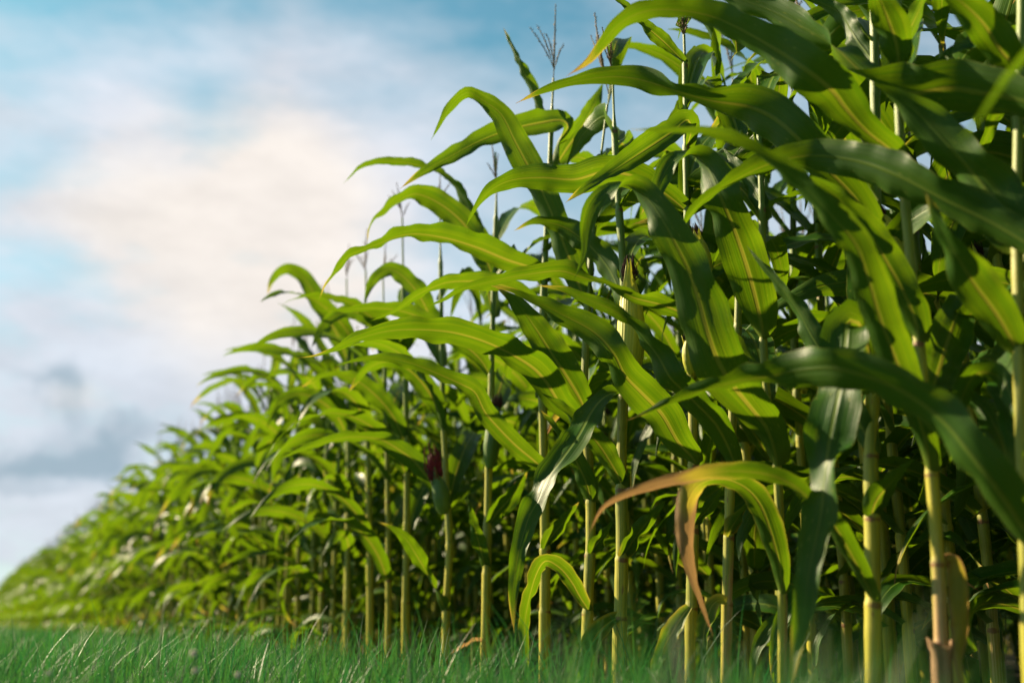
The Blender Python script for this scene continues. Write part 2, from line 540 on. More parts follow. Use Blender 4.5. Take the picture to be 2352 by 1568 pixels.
def tassel_mesh(name, base, dirv, L, seed, branches=6, spread=0.5, flat=False, knobs=True):
    """central spike and side branches set with small spikelets"""
    r = np.random.default_rng(seed)
    base = np.array(base, float)
    d = unit(np.array(dirv, float))
    parts = []

    def spike(p0, dd, ln, bend, thick):
        n = 12
        s = np.linspace(0, 1, n)
        P = p0 + dd * (s * ln)[:, None] + np.array(bend) * (s**2 * ln)[:, None]
        R = thick * np.where(s < 0.25, 0.55, 1.0) * (1 - 0.7 * s**3)
        parts.append(tube_arrays(P, R, 6)[0:2])
        if knobs:
            m = max(6, int(ln / 0.0075))
            for q in range(m):
                ss = 0.22 + 0.78 * q / m
                c = p0 + dd * ss * ln + np.array(bend) * ss**2 * ln
                e = unit(dd * 1.1 + r.normal(0, 0.75, 3)) * r.uniform(0.006, 0.010)
                w = unit(np.cross(e, r.normal(0, 1, 3))) * 0.0016
                w2 = unit(np.cross(e, w)) * 0.0016
                vv = np.array([c, c + e * 0.5 + w, c + e * 0.5 + w2, c + e * 0.5 - w, c + e * 0.5 - w2, c + e])
                parts.append((vv, np.array([[0, 1, 2, 0], [0, 2, 3, 0], [0, 3, 4, 0], [0, 4, 1, 0], [5, 2, 1, 5], [5, 3, 2, 5], [5, 4, 3, 5], [5, 1, 4, 5]])))
    spike(base, d, L, r.normal(0, 0.06, 3), 0.0030)
    for b in range(branches):
        az = r.uniform(0, 6.28)
        o = np.array([math.cos(az), math.sin(az), 0]) * spread * r.uniform(0.5, 1.2)
        p0 = base + d * L * r.uniform(0.05, 0.32)
        spike(p0, unit(d + o), L * r.uniform(0.45, 0.75), np.array([o[0] * 0.3, o[1] * 0.3, -0.25 * r.uniform(0.2, 1.2)]), 0.0020)
    v, f = merge(parts)
    # degenerate quads become triangles
    tri = np.vstack([f[:, [0, 1, 2]], f[f[:, 3] != f[:, 0]][:, [0, 2, 3]]])
    if flat:
        return v, tri
    return make_mesh(name, v, tri, M_TASSEL)


def ear_meshes(base, tip, R, seed, up_hint=(0, -1, 0)):
    """husk-wrapped ear: returns the ear mesh and its silk mesh"""
    r = np.random.default_rng(seed)
    base, tip = np.array(base, float), np.array(tip, float)
    ax = tip - base
    L = np.linalg.norm(ax)
    ax = ax / L
    n = 26
    s = np.linspace(0, 1, n)
    bend = unit(np.cross(ax, r.normal(0, 1, 3))) * 0.03 * L
    P = base + ax * (s * L)[:, None] + bend * np.sin(s * math.pi)[:, None]
    prof = np.interp(s, [0, .06, .16, .35, .55, .75, .9, 1.0], [.45, .62, .85, 1.0, .97, .78, .50, .26])
    V, F = tube_arrays(P, prof * R, 24)
    ang = np.linspace(0, 2 * math.pi, 25)
    p = r.uniform(0, 6.28, 3)
    # overlapping husk leaves give lengthwise steps
    step = 0.05 * ((ang * 3 / 6.28 + p[0]) % 1.0) + 0.035 * ((ang * 2 / 6.28 + p[1]) % 1.0)
    step[-1] = step[0]
    V = V + (V - P[:, None]) * (step[None, :] * np.sin(np.clip(s * 1.1, 0, 1) * 2.6)[:, None])[..., None]
    uv = np.stack(np.broadcast_arrays(np.linspace(0, 1, 25)[None, :], s[:, None]), -1).reshape(-1, 2)
    V = V.reshape(-1, 3)
    # loose husk points at the tip
    for k in range(3):
        a = r.uniform(0, 6.28)
        e1 = unit(np.cross(ax, [0.3, 0.5, 0.8]))
        e2 = np.cross(ax, e1)
        o = e1 * math.cos(a) + e2 * math.sin(a)
        t = np.linspace(0, 1, 7)
        c = base + ax * (L * (0.72 + 0.40 * t))[:, None] + o * (R * (0.70 - 0.35 * t + 0.5 * t**2))[:, None]
        w = np.cross(ax, o) * R * 0.42
        hw = (1 - t**1.5) + 0.03
        vv = np.stack([c - w * hw[:, None], c + o * R * 0.06, c + w * hw[:, None]], 1).reshape(-1, 3)
        F = np.vstack([F, grid_faces(7, 3) + len(V)])
        V = np.vstack([V, vv])
        uv = np.vstack([uv, np.stack(np.broadcast_arrays(np.array([.4, .45, .5])[None, :], 0.7 + 0.3 * t[:, None]), -1).reshape(-1, 2)])
    ear = make_mesh('ear', V, F, M_HUSK, uv)
    parts = []
    tp = P[-1]
    for k in range(130):
        t = np.linspace(0, 1, 7)
        o = unit(r.normal(0, 1, 3))
        ln = R * r.uniform(1.0, 2.3)
        q = tp - ax * R * 0.6 + ax * (t * ln)[:, None] + o * (R * 0.62 * np.sin(t * 2.4) * r.uniform(0.4, 1.1))[:, None]
        q = q + np.array([0, 0, -1]) * (t**2 * ln * r.uniform(0, 0.55))[:, None]
        parts.append(tube_arrays(q, np.full(7, R * 0.055) * (1 - 0.5 * t), 4))
    v, f = merge(parts)
    return ear, make_mesh('silk', v, f, M_SILK)


# ------------------------------------------------------------------ traced plants
def interp(keys, s):
    if isinstance(keys, (int, float)):
        return np.full_like(s, float(keys))
    k = np.array(keys, float)
    return np.interp(s, k[:, 0], k[:, 1])


def smooth1(a, k=3):
    for _ in range(k):
        a = np.r_[a[0], (a[:-2] + a[1:-1] * 2 + a[2:]) / 4, a[-1]]
    return a


def traced_leaf(Y, pts, w, dz=((0, 0), (1, 0.15)), roll=25, up=-1, fold=16, dry=None, ruffle=0.11, seed=0, base=0.55, foldbase=50, n=60):
    """pts from the collar to the tip; w full blade width in picture pixels; dz metres towards the viewer"""
    P = np.array(pts, float)
    d = np.r_[0, np.cumsum(np.linalg.norm(np.diff(P, axis=0), axis=1))]
    d /= d[-1]
    z = interp(dz, d)
    C = np.array([at(p[0], p[1], Y - q) for p, q in zip(P, z)])
    C = catmull(C, n)
    T = unit(np.gradient(C, axis=0))
    view = unit(np.array([0, 0, HC]) - C)
    s0 = unit(np.cross(T, view))
    s1 = np.cross(T, s0)
    s = np.linspace(0, 1, n)
    r2 = np.random.default_rng(seed + 9)
    wob = 11 * np.sin(s * r2.uniform(7, 11) + r2.uniform(0, 6)) + 7 * np.sin(s * r2.uniform(14, 20) + r2.uniform(0, 6))
    rr = np.radians(smooth1(interp(roll, s)) + wob * np.clip(s * 4, 0, 1))
    side = np.cos(rr)[:, None] * s0 - np.sin(rr)[:, None] * s1
    upn = unit(np.cross(side, T)) * up
    W = 1.16 * w / FPX * (Y - float(np.mean(z)))
    dr = None
    if dry is None and seed % 2:
        dry = ((0, 0), (.86, 0), (1, .55))
    if dry is not None:
        dr = lambda s: interp(dry, s)
    return blade_mesh('leaf', C, side, upn, W, seed, dr, fold, ruffle, 8, base, foldbase)


# --------------- generic leaf in plant space
WIND = -(RN * 0.75 + RD * -0.15)


def generic_leaf(base, az, L, W, e0, droop, seed, n=26, cross=6, dry=None, flat=False, wind=0.35, kink=None):
    r = np.random.default_rng(seed)
    s = np.linspace(0, 1, n)
    e = np.radians(e0 - droop * s**1.25)
    if kink:
        e = e - np.radians(kink[1]) / (1 + np.exp(-(s - kink[0]) * 40))
    h0 = np.array([math.cos(az), math.sin(az), 0])
    wv = np.array([WIND.x, WIND.y, 0])
    h = unit(h0[None, :] + wv[None, :] * (wind * 2.0 * s**0.8)[:, None])
    h = unit(h + np.array([-h0[1], h0[0], 0])[None, :] * (0.35 * r.normal() * s)[:, None])
    T = h * np.cos(e)[:, None] + np.array([0, 0, 1.0]) * np.sin(e)[:, None]
    C = np.vstack([[0, 0, 0], np.cumsum((T[:-1] + T[1:]) / 2 * L / (n - 1), axis=0)]) + np.array(base)
    sd = unit(np.cross(T, [0, 0, 1.0]) + 1e-6)
    upv = np.cross(sd, T)
    tw = np.radians(r.normal(0, 22) + r.normal(0, 60) * s**1.3 + r.choice([0, 0, 130, -130]) * np.clip((s - .45) * 2, 0, 1))
    side = np.cos(tw)[:, None] * sd + np.sin(tw)[:, None] * upv
    upn = np.cross(side, T)
    return blade_mesh('leaf', C, side, upn, W, seed + 1, dry, r.uniform(12, 26), r.uniform(0.05, 0.13), cross, 0.55, 55, flat)


# ------------------------------------------------------------------ the corn: prototypes
class Proto:
    pass


def build_proto(k, low=False):
    """mesh data for one free plant that stands at the origin"""
    r = random.Random(100 + k)
    p = Proto()
    H = r.uniform(1.55, 1.72)                       # last collar
    lean = Vector((r.uniform(-.05, .05), r.uniform(-.05, .05), 0))
    nodes, z = [], r.uniform(0.13, 0.20)
    while z < H:
        nodes.append(z)
        z += r.uniform(0.105, 0.135) if z < 0.5 else r.uniform(0.13, 0.165)
    P = [(lean.x * q**2 + 0.006 * math.sin(q * 9), lean.y * q**2, H * 1.14 * q) for q in np.linspace(0, 1, 7)]
    cx = lambda zz: np.array([lean.x * (zz / (H * 1.14))**2, lean.y * (zz / (H * 1.14))**2, zz])
    r0 = r.uniform(0.0125, 0.0155)
    p.leaves = []
    az0 = math.atan2(WIND.y, WIND.x) + r.uniform(-0.5, 0.5)
    nl = len(nodes)
    for i, q in enumerate(nodes):
        f = i / (nl - 1)
        az = az0 + (math.pi if i % 2 else 0) + r.uniform(-1.0, 1.0)
        L = np.interp(f, [0, .25, .5, .75, 1.0], [0.48, .68, .84, .80, .58]) * r.uniform(0.88, 1.12)
        W = np.interp(f, [0, .3, .6, 1.0], [0.060, .080, .094, .074]) * r.uniform(0.9, 1.1)
        e0 = np.interp(f, [0, .5, 1.0], [44, 58, 74]) + r.uniform(-10, 8)
        droop = r.uniform(80, 165) * np.interp(f, [0, .8, 1.0], [1.05, 1.0, 0.72])
        kink = (r.uniform(.35, .7), r.uniform(35, 80)) if r.random() < 0.4 else None
        dry = None
        if f < 0.2 and r.random() < 0.08:
            dry = (lambda a: (lambda s: np.clip((s - a) * 2.2, 0, 1)))(r.uniform(0.05, 0.5))
        elif r.random() < 0.45:
            dry = (lambda a: (lambda s: np.clip((s - a) * 4, 0, 1)))(r.uniform(.78, .92))
        p.leaves.append(generic_leaf(cx(q), az, L, W, e0, droop, 1000 * k + i, 10 if low else 26, 2 if low else 6, dry, low, 0.30, kink))
    p.tassel = tassel_mesh('tassel', cx(H * 1.13), (r.uniform(-.1, .1), r.uniform(-.1, .1), 1), r.uniform(0.26, 0.36), k, r.randint(1, 4), 0.22, low, not low)
    if low:
        V, F = tube_arrays(np.array([cx(H * 1.14 * q) for q in np.linspace(0, 1, 5)]), np.linspace(r0, r0 * 0.4, 5), 5)
        p.stalk = (V.reshape(-1, 3), F)
    else:
        p.stalk = stalk_mesh('stalk', P, r0, r0 * 0.55, nodes, k, r.uniform(0.1, 0.6))
        p.ear = None
        if k % 2 == 0:
            q = nodes[nl // 2]
            a = az0 + r.uniform(-.6, .6) + (math.pi if (nl // 2) % 2 else 0)
            b = cx(q) + np.array([math.cos(a), math.sin(a), 0]) * 0.018
            t = b + np.array([math.cos(a) * 0.07, math.sin(a) * 0.07, 0.20])
            p.ear = ear_meshes(b, t, 0.024, k)
    return p


NPROTO = 14
PROTOS = [build_proto(k) for k in range(NPROTO)]


def plant_root(loc, label, group=None):
    e = bpy.data.objects.new('corn_plant', None)
    COL.objects.link(e)
    e.empty_display_size = 0.1
    e.location = loc
    e['label'] = label
    e['category'] = 'corn plant'
    if group:
        e['group'] = group
    return e


def free_plant(loc, k, rot, sc, label, group, skip=None):
    p = PROTOS[k]
    e = plant_root(loc, label, group)
    e.rotation_euler = (0, 0, rot)
    e.scale = (sc, sc, sc)
    link('stalk', p.stalk, e)
    for me in p.leaves:
        link('leaf', me, e)
    if k % 3 != 1:
        link('tassel', p.tassel, e)
    if p.ear:
        o = link('ear', p.ear[0], e)
        link('silk', p.ear[1], o)
    return e


# ------------------------------------------------------------------ the traced front-row plants
def hero(label, base_u, stalk, w0, w1, nodes_v, leaves, row=0.0, dry_low=0.4, tassel=None, ears=(), extra=(), group='corn plants along the front edge of the field', sheath_v=None):
    """stalk: picture points from the bottom up; nodes_v picture rows of collars"""
    t = row_t(base_u, row)
    Y = row_p(t, row).y
    pts = [np.array(at(u, v, Y)) for u, v in stalk]
    d = pts[0] - pts[1]
    d = d / max(abs(d[2]), 1e-3) * (1 if d[2] < 0 else -1)
    if pts[0][2] > 0.002:
        foot = pts[0] + np.array([d[0] * 0.5, 0, -1.0]) * pts[0][2]
        pts = [foot] + pts
    pts[0][2] = 0.0
    root = Vector(pts[0])
    r0, r1 = w0 / FPX * Y / 2, w1 / FPX * Y / 2
    nodes = sorted([float(at(CX, v, Y).z) for v in nodes_v])
    e = plant_root(root, label, group)
    R = np.array(root)

    def put(name, me, parent=e):
        o = link(name, me, parent)
        return o

    def local(me):
        me.transform(Matrix.Translation(-root))
        return me
    sd = int(base_u)
    put('stalk', local(stalk_mesh('stalk', pts, r0, r1, nodes, sd, dry_low)))
    for i, lf in enumerate(leaves):
        kw = dict(lf)
        lp = kw.pop('pts')
        w = kw.pop('w')
        kw.setdefault('seed', sd * 31 + i)
        put('leaf', local(traced_leaf(Y, lp, w, **kw)))
    path = catmull(np.array(pts), 60)

    def on_stalk(zz):
        return np.array([np.interp(zz, path[:, 2], path[:, 0]), np.interp(zz, path[:, 2], path[:, 1]), zz])
    for i, (zz, azd, L, W, e0, dr) in enumerate(extra):
        put('leaf', local(generic_leaf(on_stalk(zz), rad(azd), L, W, e0, dr, sd * 17 + i, wind=0.2)))
    if sheath_v:
        # the dried sheath of a lost leaf: an open flared cup round the foot of the stalk
        zt = float(at(CX, sheath_v, Y).z)
        zz = np.r_[np.linspace(0.0, zt - 0.012, 9), zt - 0.004, zt]
        Pz = np.array([on_stalk(q) for q in zz])
        f = zz / zt
        Rz = r0 * np.where(f < 0.93, 1.55 - 0.25 * f, 1.38 + 6 * (f - 0.93))
        Vz, Fz = tube_arrays(Pz, Rz, 20)
        an = np.linspace(0, 2 * math.pi, 21)
        Vz = Vz + (Vz - Pz[:, None]) * (0.10 * np.sin(an * 3 + 1))[None, :, None] * f[:, None, None]
        Vz[-1, :, 2] += 0.012 * np.abs(np.cos(an + 0.1)) ** 3
        put('dried_sheath', local(make_mesh('dried_sheath', Vz.reshape(-1, 3), Fz, M_SHEATH)))
    if tassel:
        tb, tt, br = tassel
        b, tp = np.array(at(*tb, Y)), np.array(at(*tt, Y))
        put('tassel', local(tassel_mesh('tassel', b, tp - b, float(np.linalg.norm(tp - b)), sd, br, 0.35)))
    for i, (eb, et, ew, ez, red) in enumerate(ears):
        b, tp = np.array(at(*eb, Y - ez)), np.array(at(*et, Y - ez))
        a, s_ = ear_meshes(b, tp, ew / FPX * Y / 2, sd + i)
        if red:
            a.materials.clear()
            a.materials.append(M_HUSK_GREEN)
        if red is True:
            s_.materials.clear()
            s_.materials.append(M_SILK_RED)
            mid = Vector(tp)
            s_.transform(Matrix.Translation(mid) @ Matrix.Diagonal((1.7, 1.7, 2.0, 1)) @ Matrix.Translation(-mid))
        o = put('ear', local(a))
        put('silk', local(s_), o)
    return e, Y


Z01 = ((0, 0), (1, 0.10))
Z03 = ((0, 0), (1, 0.3))
HEROES = []

def auto_extra(seed, zs, az_list, L=0.72, W=0.08):
    r = random.Random(seed)
    out = []
    for z, a in zip(zs, az_list):
        out.append((z, a + r.uniform(-18, 18), L * r.uniform(.85, 1.1), W * r.uniform(.85, 1.1), 62 + r.uniform(-10, 12), r.uniform(95, 140)))
    return out


def lf(pts, w, **k):
    return dict(pts=pts, w=w, **k)


# plants that stand just outside the picture's right edge and reach into it
hero('corn plant whose pale blurred leaf tip hangs close to the lens at upper right', 2960,
     [(2960, 1568), (2950, 1000), (2940, 400), (2930, -300)], 40, 26, [1200, 900, 500, 150, -100],
     [lf([(2936, 150), (2800, -120), (2600, -150), (2440, 20), (2352, 130), (2308, 182), (2270, 240), (2233, 292), (2190, 332)], 52, dz=((0, 0), (.5, .25), (1, .38)), roll=((0, 30), (.5, 35), (1, 40)), up=1)],
     extra=auto_extra(1, [.5, .75, 1.0, 1.25, 1.5, 1.7], [80, 250, 60, 280, 100, 240]))

hero('corn plant sending one long blurred leaf across the stalks at knee height', 2500,
     [(2515, 1568), (2505, 1300), (2490, 900), (2470, 500), (2455, 100), (2445, -200)], 40, 24, [1430, 1290, 980, 640, 270, -60],
     [lf([(2508, 1345), (2440, 1310), (2352, 1215), (2318, 1165), (2268, 1095), (2218, 1030), (2168, 970), (2093, 910), (2018, 873), (1918, 846), (1838, 850), (1764, 864), (1701, 873), (1645, 887), (1570, 910), (1495, 944), (1438, 966)], 98,
         dz=((0, 0), (.3, .05), (.6, -.05), (1, -.50)), roll=((0, 30), (.35, 30), (.58, 20), (.66, 68), (.72, 75), (.85, 35), (1, 20)), fold=24, dry=((0, 0), (.93, 0), (1, .7)), seed=3),
      lf([(2480, 650), (2420, 600), (2352, 555), (2280, 512), (2170, 458), (2060, 402), (1960, 368), (1850, 358), (1764, 378), (1682, 418), (1607, 469), (1566, 525), (1525, 600)], 92,
         dz=((0, 0), (.4, -.15), (1, -.55)), roll=((0, 35), (.3, 30), (.6, 22), (.75, 50), (1, 60)), fold=20, seed=4),
      lf([(2460, 270), (2352, 232), (2250, 212), (2176, 203), (2101, 214), (2026, 200), (1974, 160), (1914, 105), (1839, 60), (1764, 22), (1640, -20), (1540, -40)], 118,
         dz=((0, 0), (.4, -.2), (1, -.5)), roll=((0, 38), (.2, 32), (.36, 62), (.44, 118), (.52, 92), (.6, 40), (1, 25)), fold=16, seed=5)],
     extra=auto_extra(2, [.6, .95, 1.25, 1.5], [70, 60, 280, 90]))

# the plant at the picture's edge
hero('dark corn plant with broad shaded leaves, its stalk along the picture edge', 2345,
     [(2366, 1568), (2356, 1250), (2346, 1000), (2341, 800), (2336, 500), (2341, 200), (2347, 0), (2350, -200)], 34, 20, [1420, 1180, 815, 560, 165, -60],
     [lf([(2341, 815), (2318, 770), (2285, 715), (2230, 640), (2185, 565), (2150, 500), (2125, 440)], 92, dz=Z01, roll=((0, 20), (.5, 15), (1, 60)), seed=11),
      lf([(2338, 562), (2330, 540), (2275, 450), (2220, 380), (2169, 322), (2105, 258), (2045, 212), (2000, 190)], 122, dz=((0, .01), (1, -.05)), roll=((0, 25), (.5, 20), (1, 40)), seed=12, fold=12),
      lf([(2344, 168), (2325, 145), (2300, 118), (2255, 50), (2190, -10), (2120, -60)], 84, dz=Z01, roll=18, seed=13),
      lf([(2345, 190), (2310, 110), (2270, 82), (2240, 92), (2195, 112), (2160, 150), (2105, 188)], 58, dz=((0, 0), (1, -.2)), roll=((0, 60), (.5, 130), (1, 150)), seed=14),
      lf([(2349, -40), (2290, -110), (2210, -100), (2170, -40), (2163, 40), (2167, 118)], 72, dz=((0, 0), (1, -.3)), roll=15, seed=15),
      lf([(2343, 960), (2300, 870), (2250, 855), (2215, 900), (2195, 990), (2180, 1080)], 52, dz=((0, 0), (1, -.2)), roll=((0, 20), (1, 60)), seed=16),
      lf([(2350, 1180), (2325, 1090), (2295, 1000), (2255, 930), (2210, 915), (2180, 960)], 74, dz=((0, 0), (1, -.25)), roll=((0, 150), (1, 160)), seed=17)],
     extra=auto_extra(3, [.45, .8, 1.1, 1.4], [70, 95, 60, 100]))

hero('corn plant with a tan dried sheath and a withered leaf hanging at its foot', 2163,
     [(2165, 1568), (2155, 1300), (2140, 1085), (2120, 880), (2110, 790), (2088, 560), (2073, 400), (2063, 200), (2060, 0), (2058, -160)], 33, 19, [1475, 1289, 1084, 785, 365, 148, -60],
     [lf([(2138, 1084), (2130, 1030), (2100, 930), (2060, 830), (2025, 740), (1998, 650), (1965, 560), (1906, 490), (1839, 420), (1764, 362), (1700, 326), (1626, 305), (1513, 299), (1446, 298)], 80,
         dz=((0, .01), (.5, .22), (1, .20)), roll=((0, 25), (.3, 20), (.6, 32), (1, 42)), fold=22, seed=21, dry=((0, 0), (.96, 0), (1, .6))),
      lf([(2112, 788), (2106, 750), (2085, 690), (2045, 615), (1995, 535), (1935, 465), (1880, 420), (1820, 400)], 76, dz=((0, .01), (1, .1)), roll=((0, 15), (1, 35)), seed=22, fold=20),
      lf([(2074, 368), (2040, 340), (1989, 300), (1940, 245), (1914, 210), (1858, 165), (1800, 125), (1720, 78), (1640, 40), (1551, 23), (1480, 27), (1425, 54), (1386, 98), (1350, 142), (1300, 176)], 98,
         dz=((0, .01), (.3, .12), (1, -.1)), roll=((0, 20), (.15, 55), (.3, 18), (.55, 35), (1, 30)), fold=14, seed=23, dry=((0, 0), (.86, 0), (1, .75)), ruffle=.08),
      lf([(2065, 148), (2058, 100), (2042, 50), (2022, 0), (1995, -70)], 80, dz=((0, .01), (1, .12)), roll=((0, 15), (1, 5)), seed=24, up=-1),
      lf([(2060, 165), (2080, 90), (2112, 20), (2140, -50)], 54, dz=((0, 0), (1, -.05)), roll=-40, seed=25),
      lf([(2166, 1292), (2178, 1281), (2194, 1290), (2200, 1340), (2203, 1390), (2210, 1440), (2205, 1490), (2208, 1568), (2212, 1620)], 40, dz=((0, 0), (1, .03)), roll=((0, 10), (1, 30)), dry=((0, .62), (.2, .38), (.5, .45), (1, .55)), seed=26, fold=30, ruffle=.09),
      lf([(2138, 905), (2150, 870), (2185, 760), (2215, 690), (2260, 640), (2300, 650)], 84, dz=((0, 0), (1, -.25)), roll=((0, 160), (1, 200)), seed=27)],
     dry_low=1.0, sheath_v=1480, extra=auto_extra(4, [.55, 1.15, 1.5, 1.7], [80, 60, 100, 75]))

hero('thick-stalked corn plant with a broad blue-green leaf hanging down into the grass', 2003,
     [(2005, 1568), (2005, 1350), (2003, 1200), (2000, 1050), (2005, 900), (2012, 600), (2011, 280), (2008, 50), (2008, -90)], 38, 20, [1382, 1186, 1042, 880, 520, 158, -30],
     [lf([(2010, 1384), (2000, 1362), (1985, 1330), (1945, 1255), (1905, 1190), (1865, 1150), (1815, 1110), (1765, 1089), (1690, 1081), (1620, 1086), (1570, 1097), (1505, 1112), (1435, 1136), (1385, 1166), (1352, 1225)], 50,
         dz=((0, .012), (.4, .16), (1, .05)), roll=((0, 30), (.3, 35), (.55, 50), (.7, 30), (1, 15)), fold=22, dry=((0, 0), (.52, 0), (.66, .42), (.74, .72), (1, .95)), seed=31, ruffle=.07),
      lf([(2000, 1188), (2012, 1150), (2040, 1115), (2072, 1080), (2100, 1052)], 52, dz=((0, .012), (1, .05)), roll=((0, -15), (1, -60)), seed=32, foldbase=30),
      lf([(2004, 905), (1998, 820), (1975, 745), (1950, 738), (1940, 800), (1930, 880), (1914, 960), (1900, 1040), (1891, 1110), (1886, 1172), (1874, 1235), (1858, 1310), (1848, 1390), (1832, 1480), (1815, 1590)], 108,
         dz=((0, .012), (.15, .08), (.35, .16), (1, .26)), roll=((0, 40), (.14, 0), (.3, -30), (.5, -35), (.57, -84), (.63, -28), (.8, -8), (1, -10)), up=1, fold=14, seed=33, base=.5),
      lf([(2005, 1042), (1985, 992), (1940, 910), (1895, 820), (1867, 775), (1835, 717), (1805, 675), (1764, 625), (1715, 565)], 66, dz=((0, .012), (.3, -.02), (1, -.1)), roll=((0, 20), (.5, 30), (1, 50)), seed=34),
      lf([(2011, 525), (1960, 450), (1900, 388), (1862, 348), (1830, 315), (1780, 272), (1720, 245), (1640, 232), (1570, 214), (1513, 195), (1457, 180), (1401, 176), (1326, 186), (1251, 207), (1184, 238)], 96,
         dz=((0, .012), (.3, .05), (1, -.25)), roll=((0, 20), (.35, 30), (.5, 70), (.58, 72), (.68, 28), (1, 22)), fold=12, seed=35, dry=((0, 0), (.92, 0), (1, .7)), ruffle=.06),
      lf([(2010, 160), (1996, 130), (1970, 95), (1930, 32), (1880, 5), (1830, -10)], 52, dz=((0, 0), (1, -.1)), roll=25, seed=36)],
     extra=auto_extra(5, [.7, 1.0, 1.35, 1.6], [70, 110, 60, 85]), ears=[((2078, 600), (2026, 492), 42, -.12, False)])

hero('thin corn plant with a slanting pale ear and a hooked leaf withered brown', 1797,
     [(1797, 1568), (1797, 1370), (1785, 1075), (1768, 960), (1754, 800), (1752, 600), (1750, 470), (1745, 300), (1742, 180)], 21, 13, [1363, 1068, 945, 777, 478, 300],
     [lf([(1798, 1364), (1795, 1330), (1788, 1284), (1770, 1219), (1745, 1156), (1708, 1116), (1658, 1099), (1610, 1110), (1582, 1144), (1573, 1209), (1582, 1284), (1600, 1350), (1620, 1410), (1638, 1460)], 56,
         dz=((0, .012), (.4, .10), (1, .16)), roll=((0, 10), (.25, 20), (.5, 45), (.62, 15), (1, 30)), fold=24, dry=((0, 0), (.45, .12), (.58, .45), (.7, .8), (1, 1)), seed=41, ruffle=.07),
      lf([(1786, 1070), (1778, 1030), (1760, 982), (1720, 930), (1680, 880), (1650, 830), (1625, 760), (1606, 690), (1582, 620), (1552, 560), (1516, 495), (1480, 448), (1440, 424), (1402, 436), (1367, 470), (1348, 525), (1342, 585), (1318, 643)], 104,
         dz=((0, .012), (.3, .18), (.6, .22), (1, .12)), roll=((0, 20), (.25, 25), (.55, 10), (.7, 30), (.8, 150), (.9, 170), (1, 160)), fold=12, seed=42),
      lf([(1755, 778), (1745, 725), (1724, 640), (1690, 535), (1655, 450), (1625, 385), (1590, 354), (1548, 368), (1520, 410), (1505, 460), (1500, 500), (1450, 516)], 96,
         dz=((0, .012), (.5, .15), (1, .05)), roll=((0, 20), (.5, 12), (.62, 40), (.72, 150), (1, 165)), fold=12, seed=43),
      lf([(1751, 480), (1742, 455), (1722, 420), (1700, 390), (1660, 340)], 42, dz=((0, 0), (1, -.1)), roll=25, seed=44)],
     dry_low=1.3, ears=[((1752, 985), (1681, 852), 36, .03, False)], extra=auto_extra(6, [.65, 1.05, 1.3, 1.55, 1.2, 1.45, 1.68], [70, 100, 60, 90, 58, 58, 27]))

hero('corn plant with brown striped lower joints, just beside the hooked withered leaf', 1668,
     [(1667, 1568), (1670, 1381), (1675, 1200), (1677, 1100), (1683, 950), (1692, 800), (1697, 650), (1700, 450), (1702, 300)], 24, 13, [1382, 1230, 1090, 876, 750, 560],
     [lf([(1668, 1383), (1650, 1378), (1633, 1394), (1618, 1444), (1612, 1509), (1603, 1590)], 36, dz=((0, .012), (1, .04)), roll=((0, 140), (1, 165)), dry=((0, .35), (.3, .1), (1, 0)), seed=51, fold=26),
      lf([(1670, 1232), (1684, 1205), (1700, 1180), (1722, 1150)], 34, dz=((0, .012), (1, .02)), roll=-40, dry=((0, .3), (1, 0)), seed=52, foldbase=30),
      lf([(1690, 1088), (1685, 1060), (1672, 1025), (1645, 975), (1603, 930), (1566, 893), (1540, 868), (1513, 820), (1476, 772), (1446, 738), (1416, 716), (1363, 692), (1290, 664), (1230, 655)], 62,
         dz=((0, .012), (.4, .12), (1, .08)), roll=((0, 15), (.3, 28), (.45, 15), (.6, 70), (.68, 60), (.78, 22), (1, 30)), fold=16, seed=53),
      lf([(1676, 878), (1660, 848), (1633, 805), (1600, 760), (1570, 722), (1520, 700), (1455, 683), (1420, 664), (1390, 652), (1330, 634), (1288, 622), (1213, 630), (1138, 644), (1053, 667), (1013, 691), (970, 706)], 62,
         dz=((0, .012), (.5, .15), (1, .10)), roll=((0, 15), (.25, 30), (.4, 62), (.47, 112), (.53, 90), (.6, 45), (.75, 25), (1, 45)), fold=14, seed=54),
      lf([(1697, 565), (1690, 520), (1660, 480), (1620, 470), (1580, 500)], 50, dz=((0, 0), (1, -.1)), roll=25, seed=55)],
     dry_low=1.5, extra=auto_extra(7, [.7, 1.0, 1.3, 1.55, 1.2, 1.45, 1.68], [80, 60, 110, 90, 61, 56, 29]))

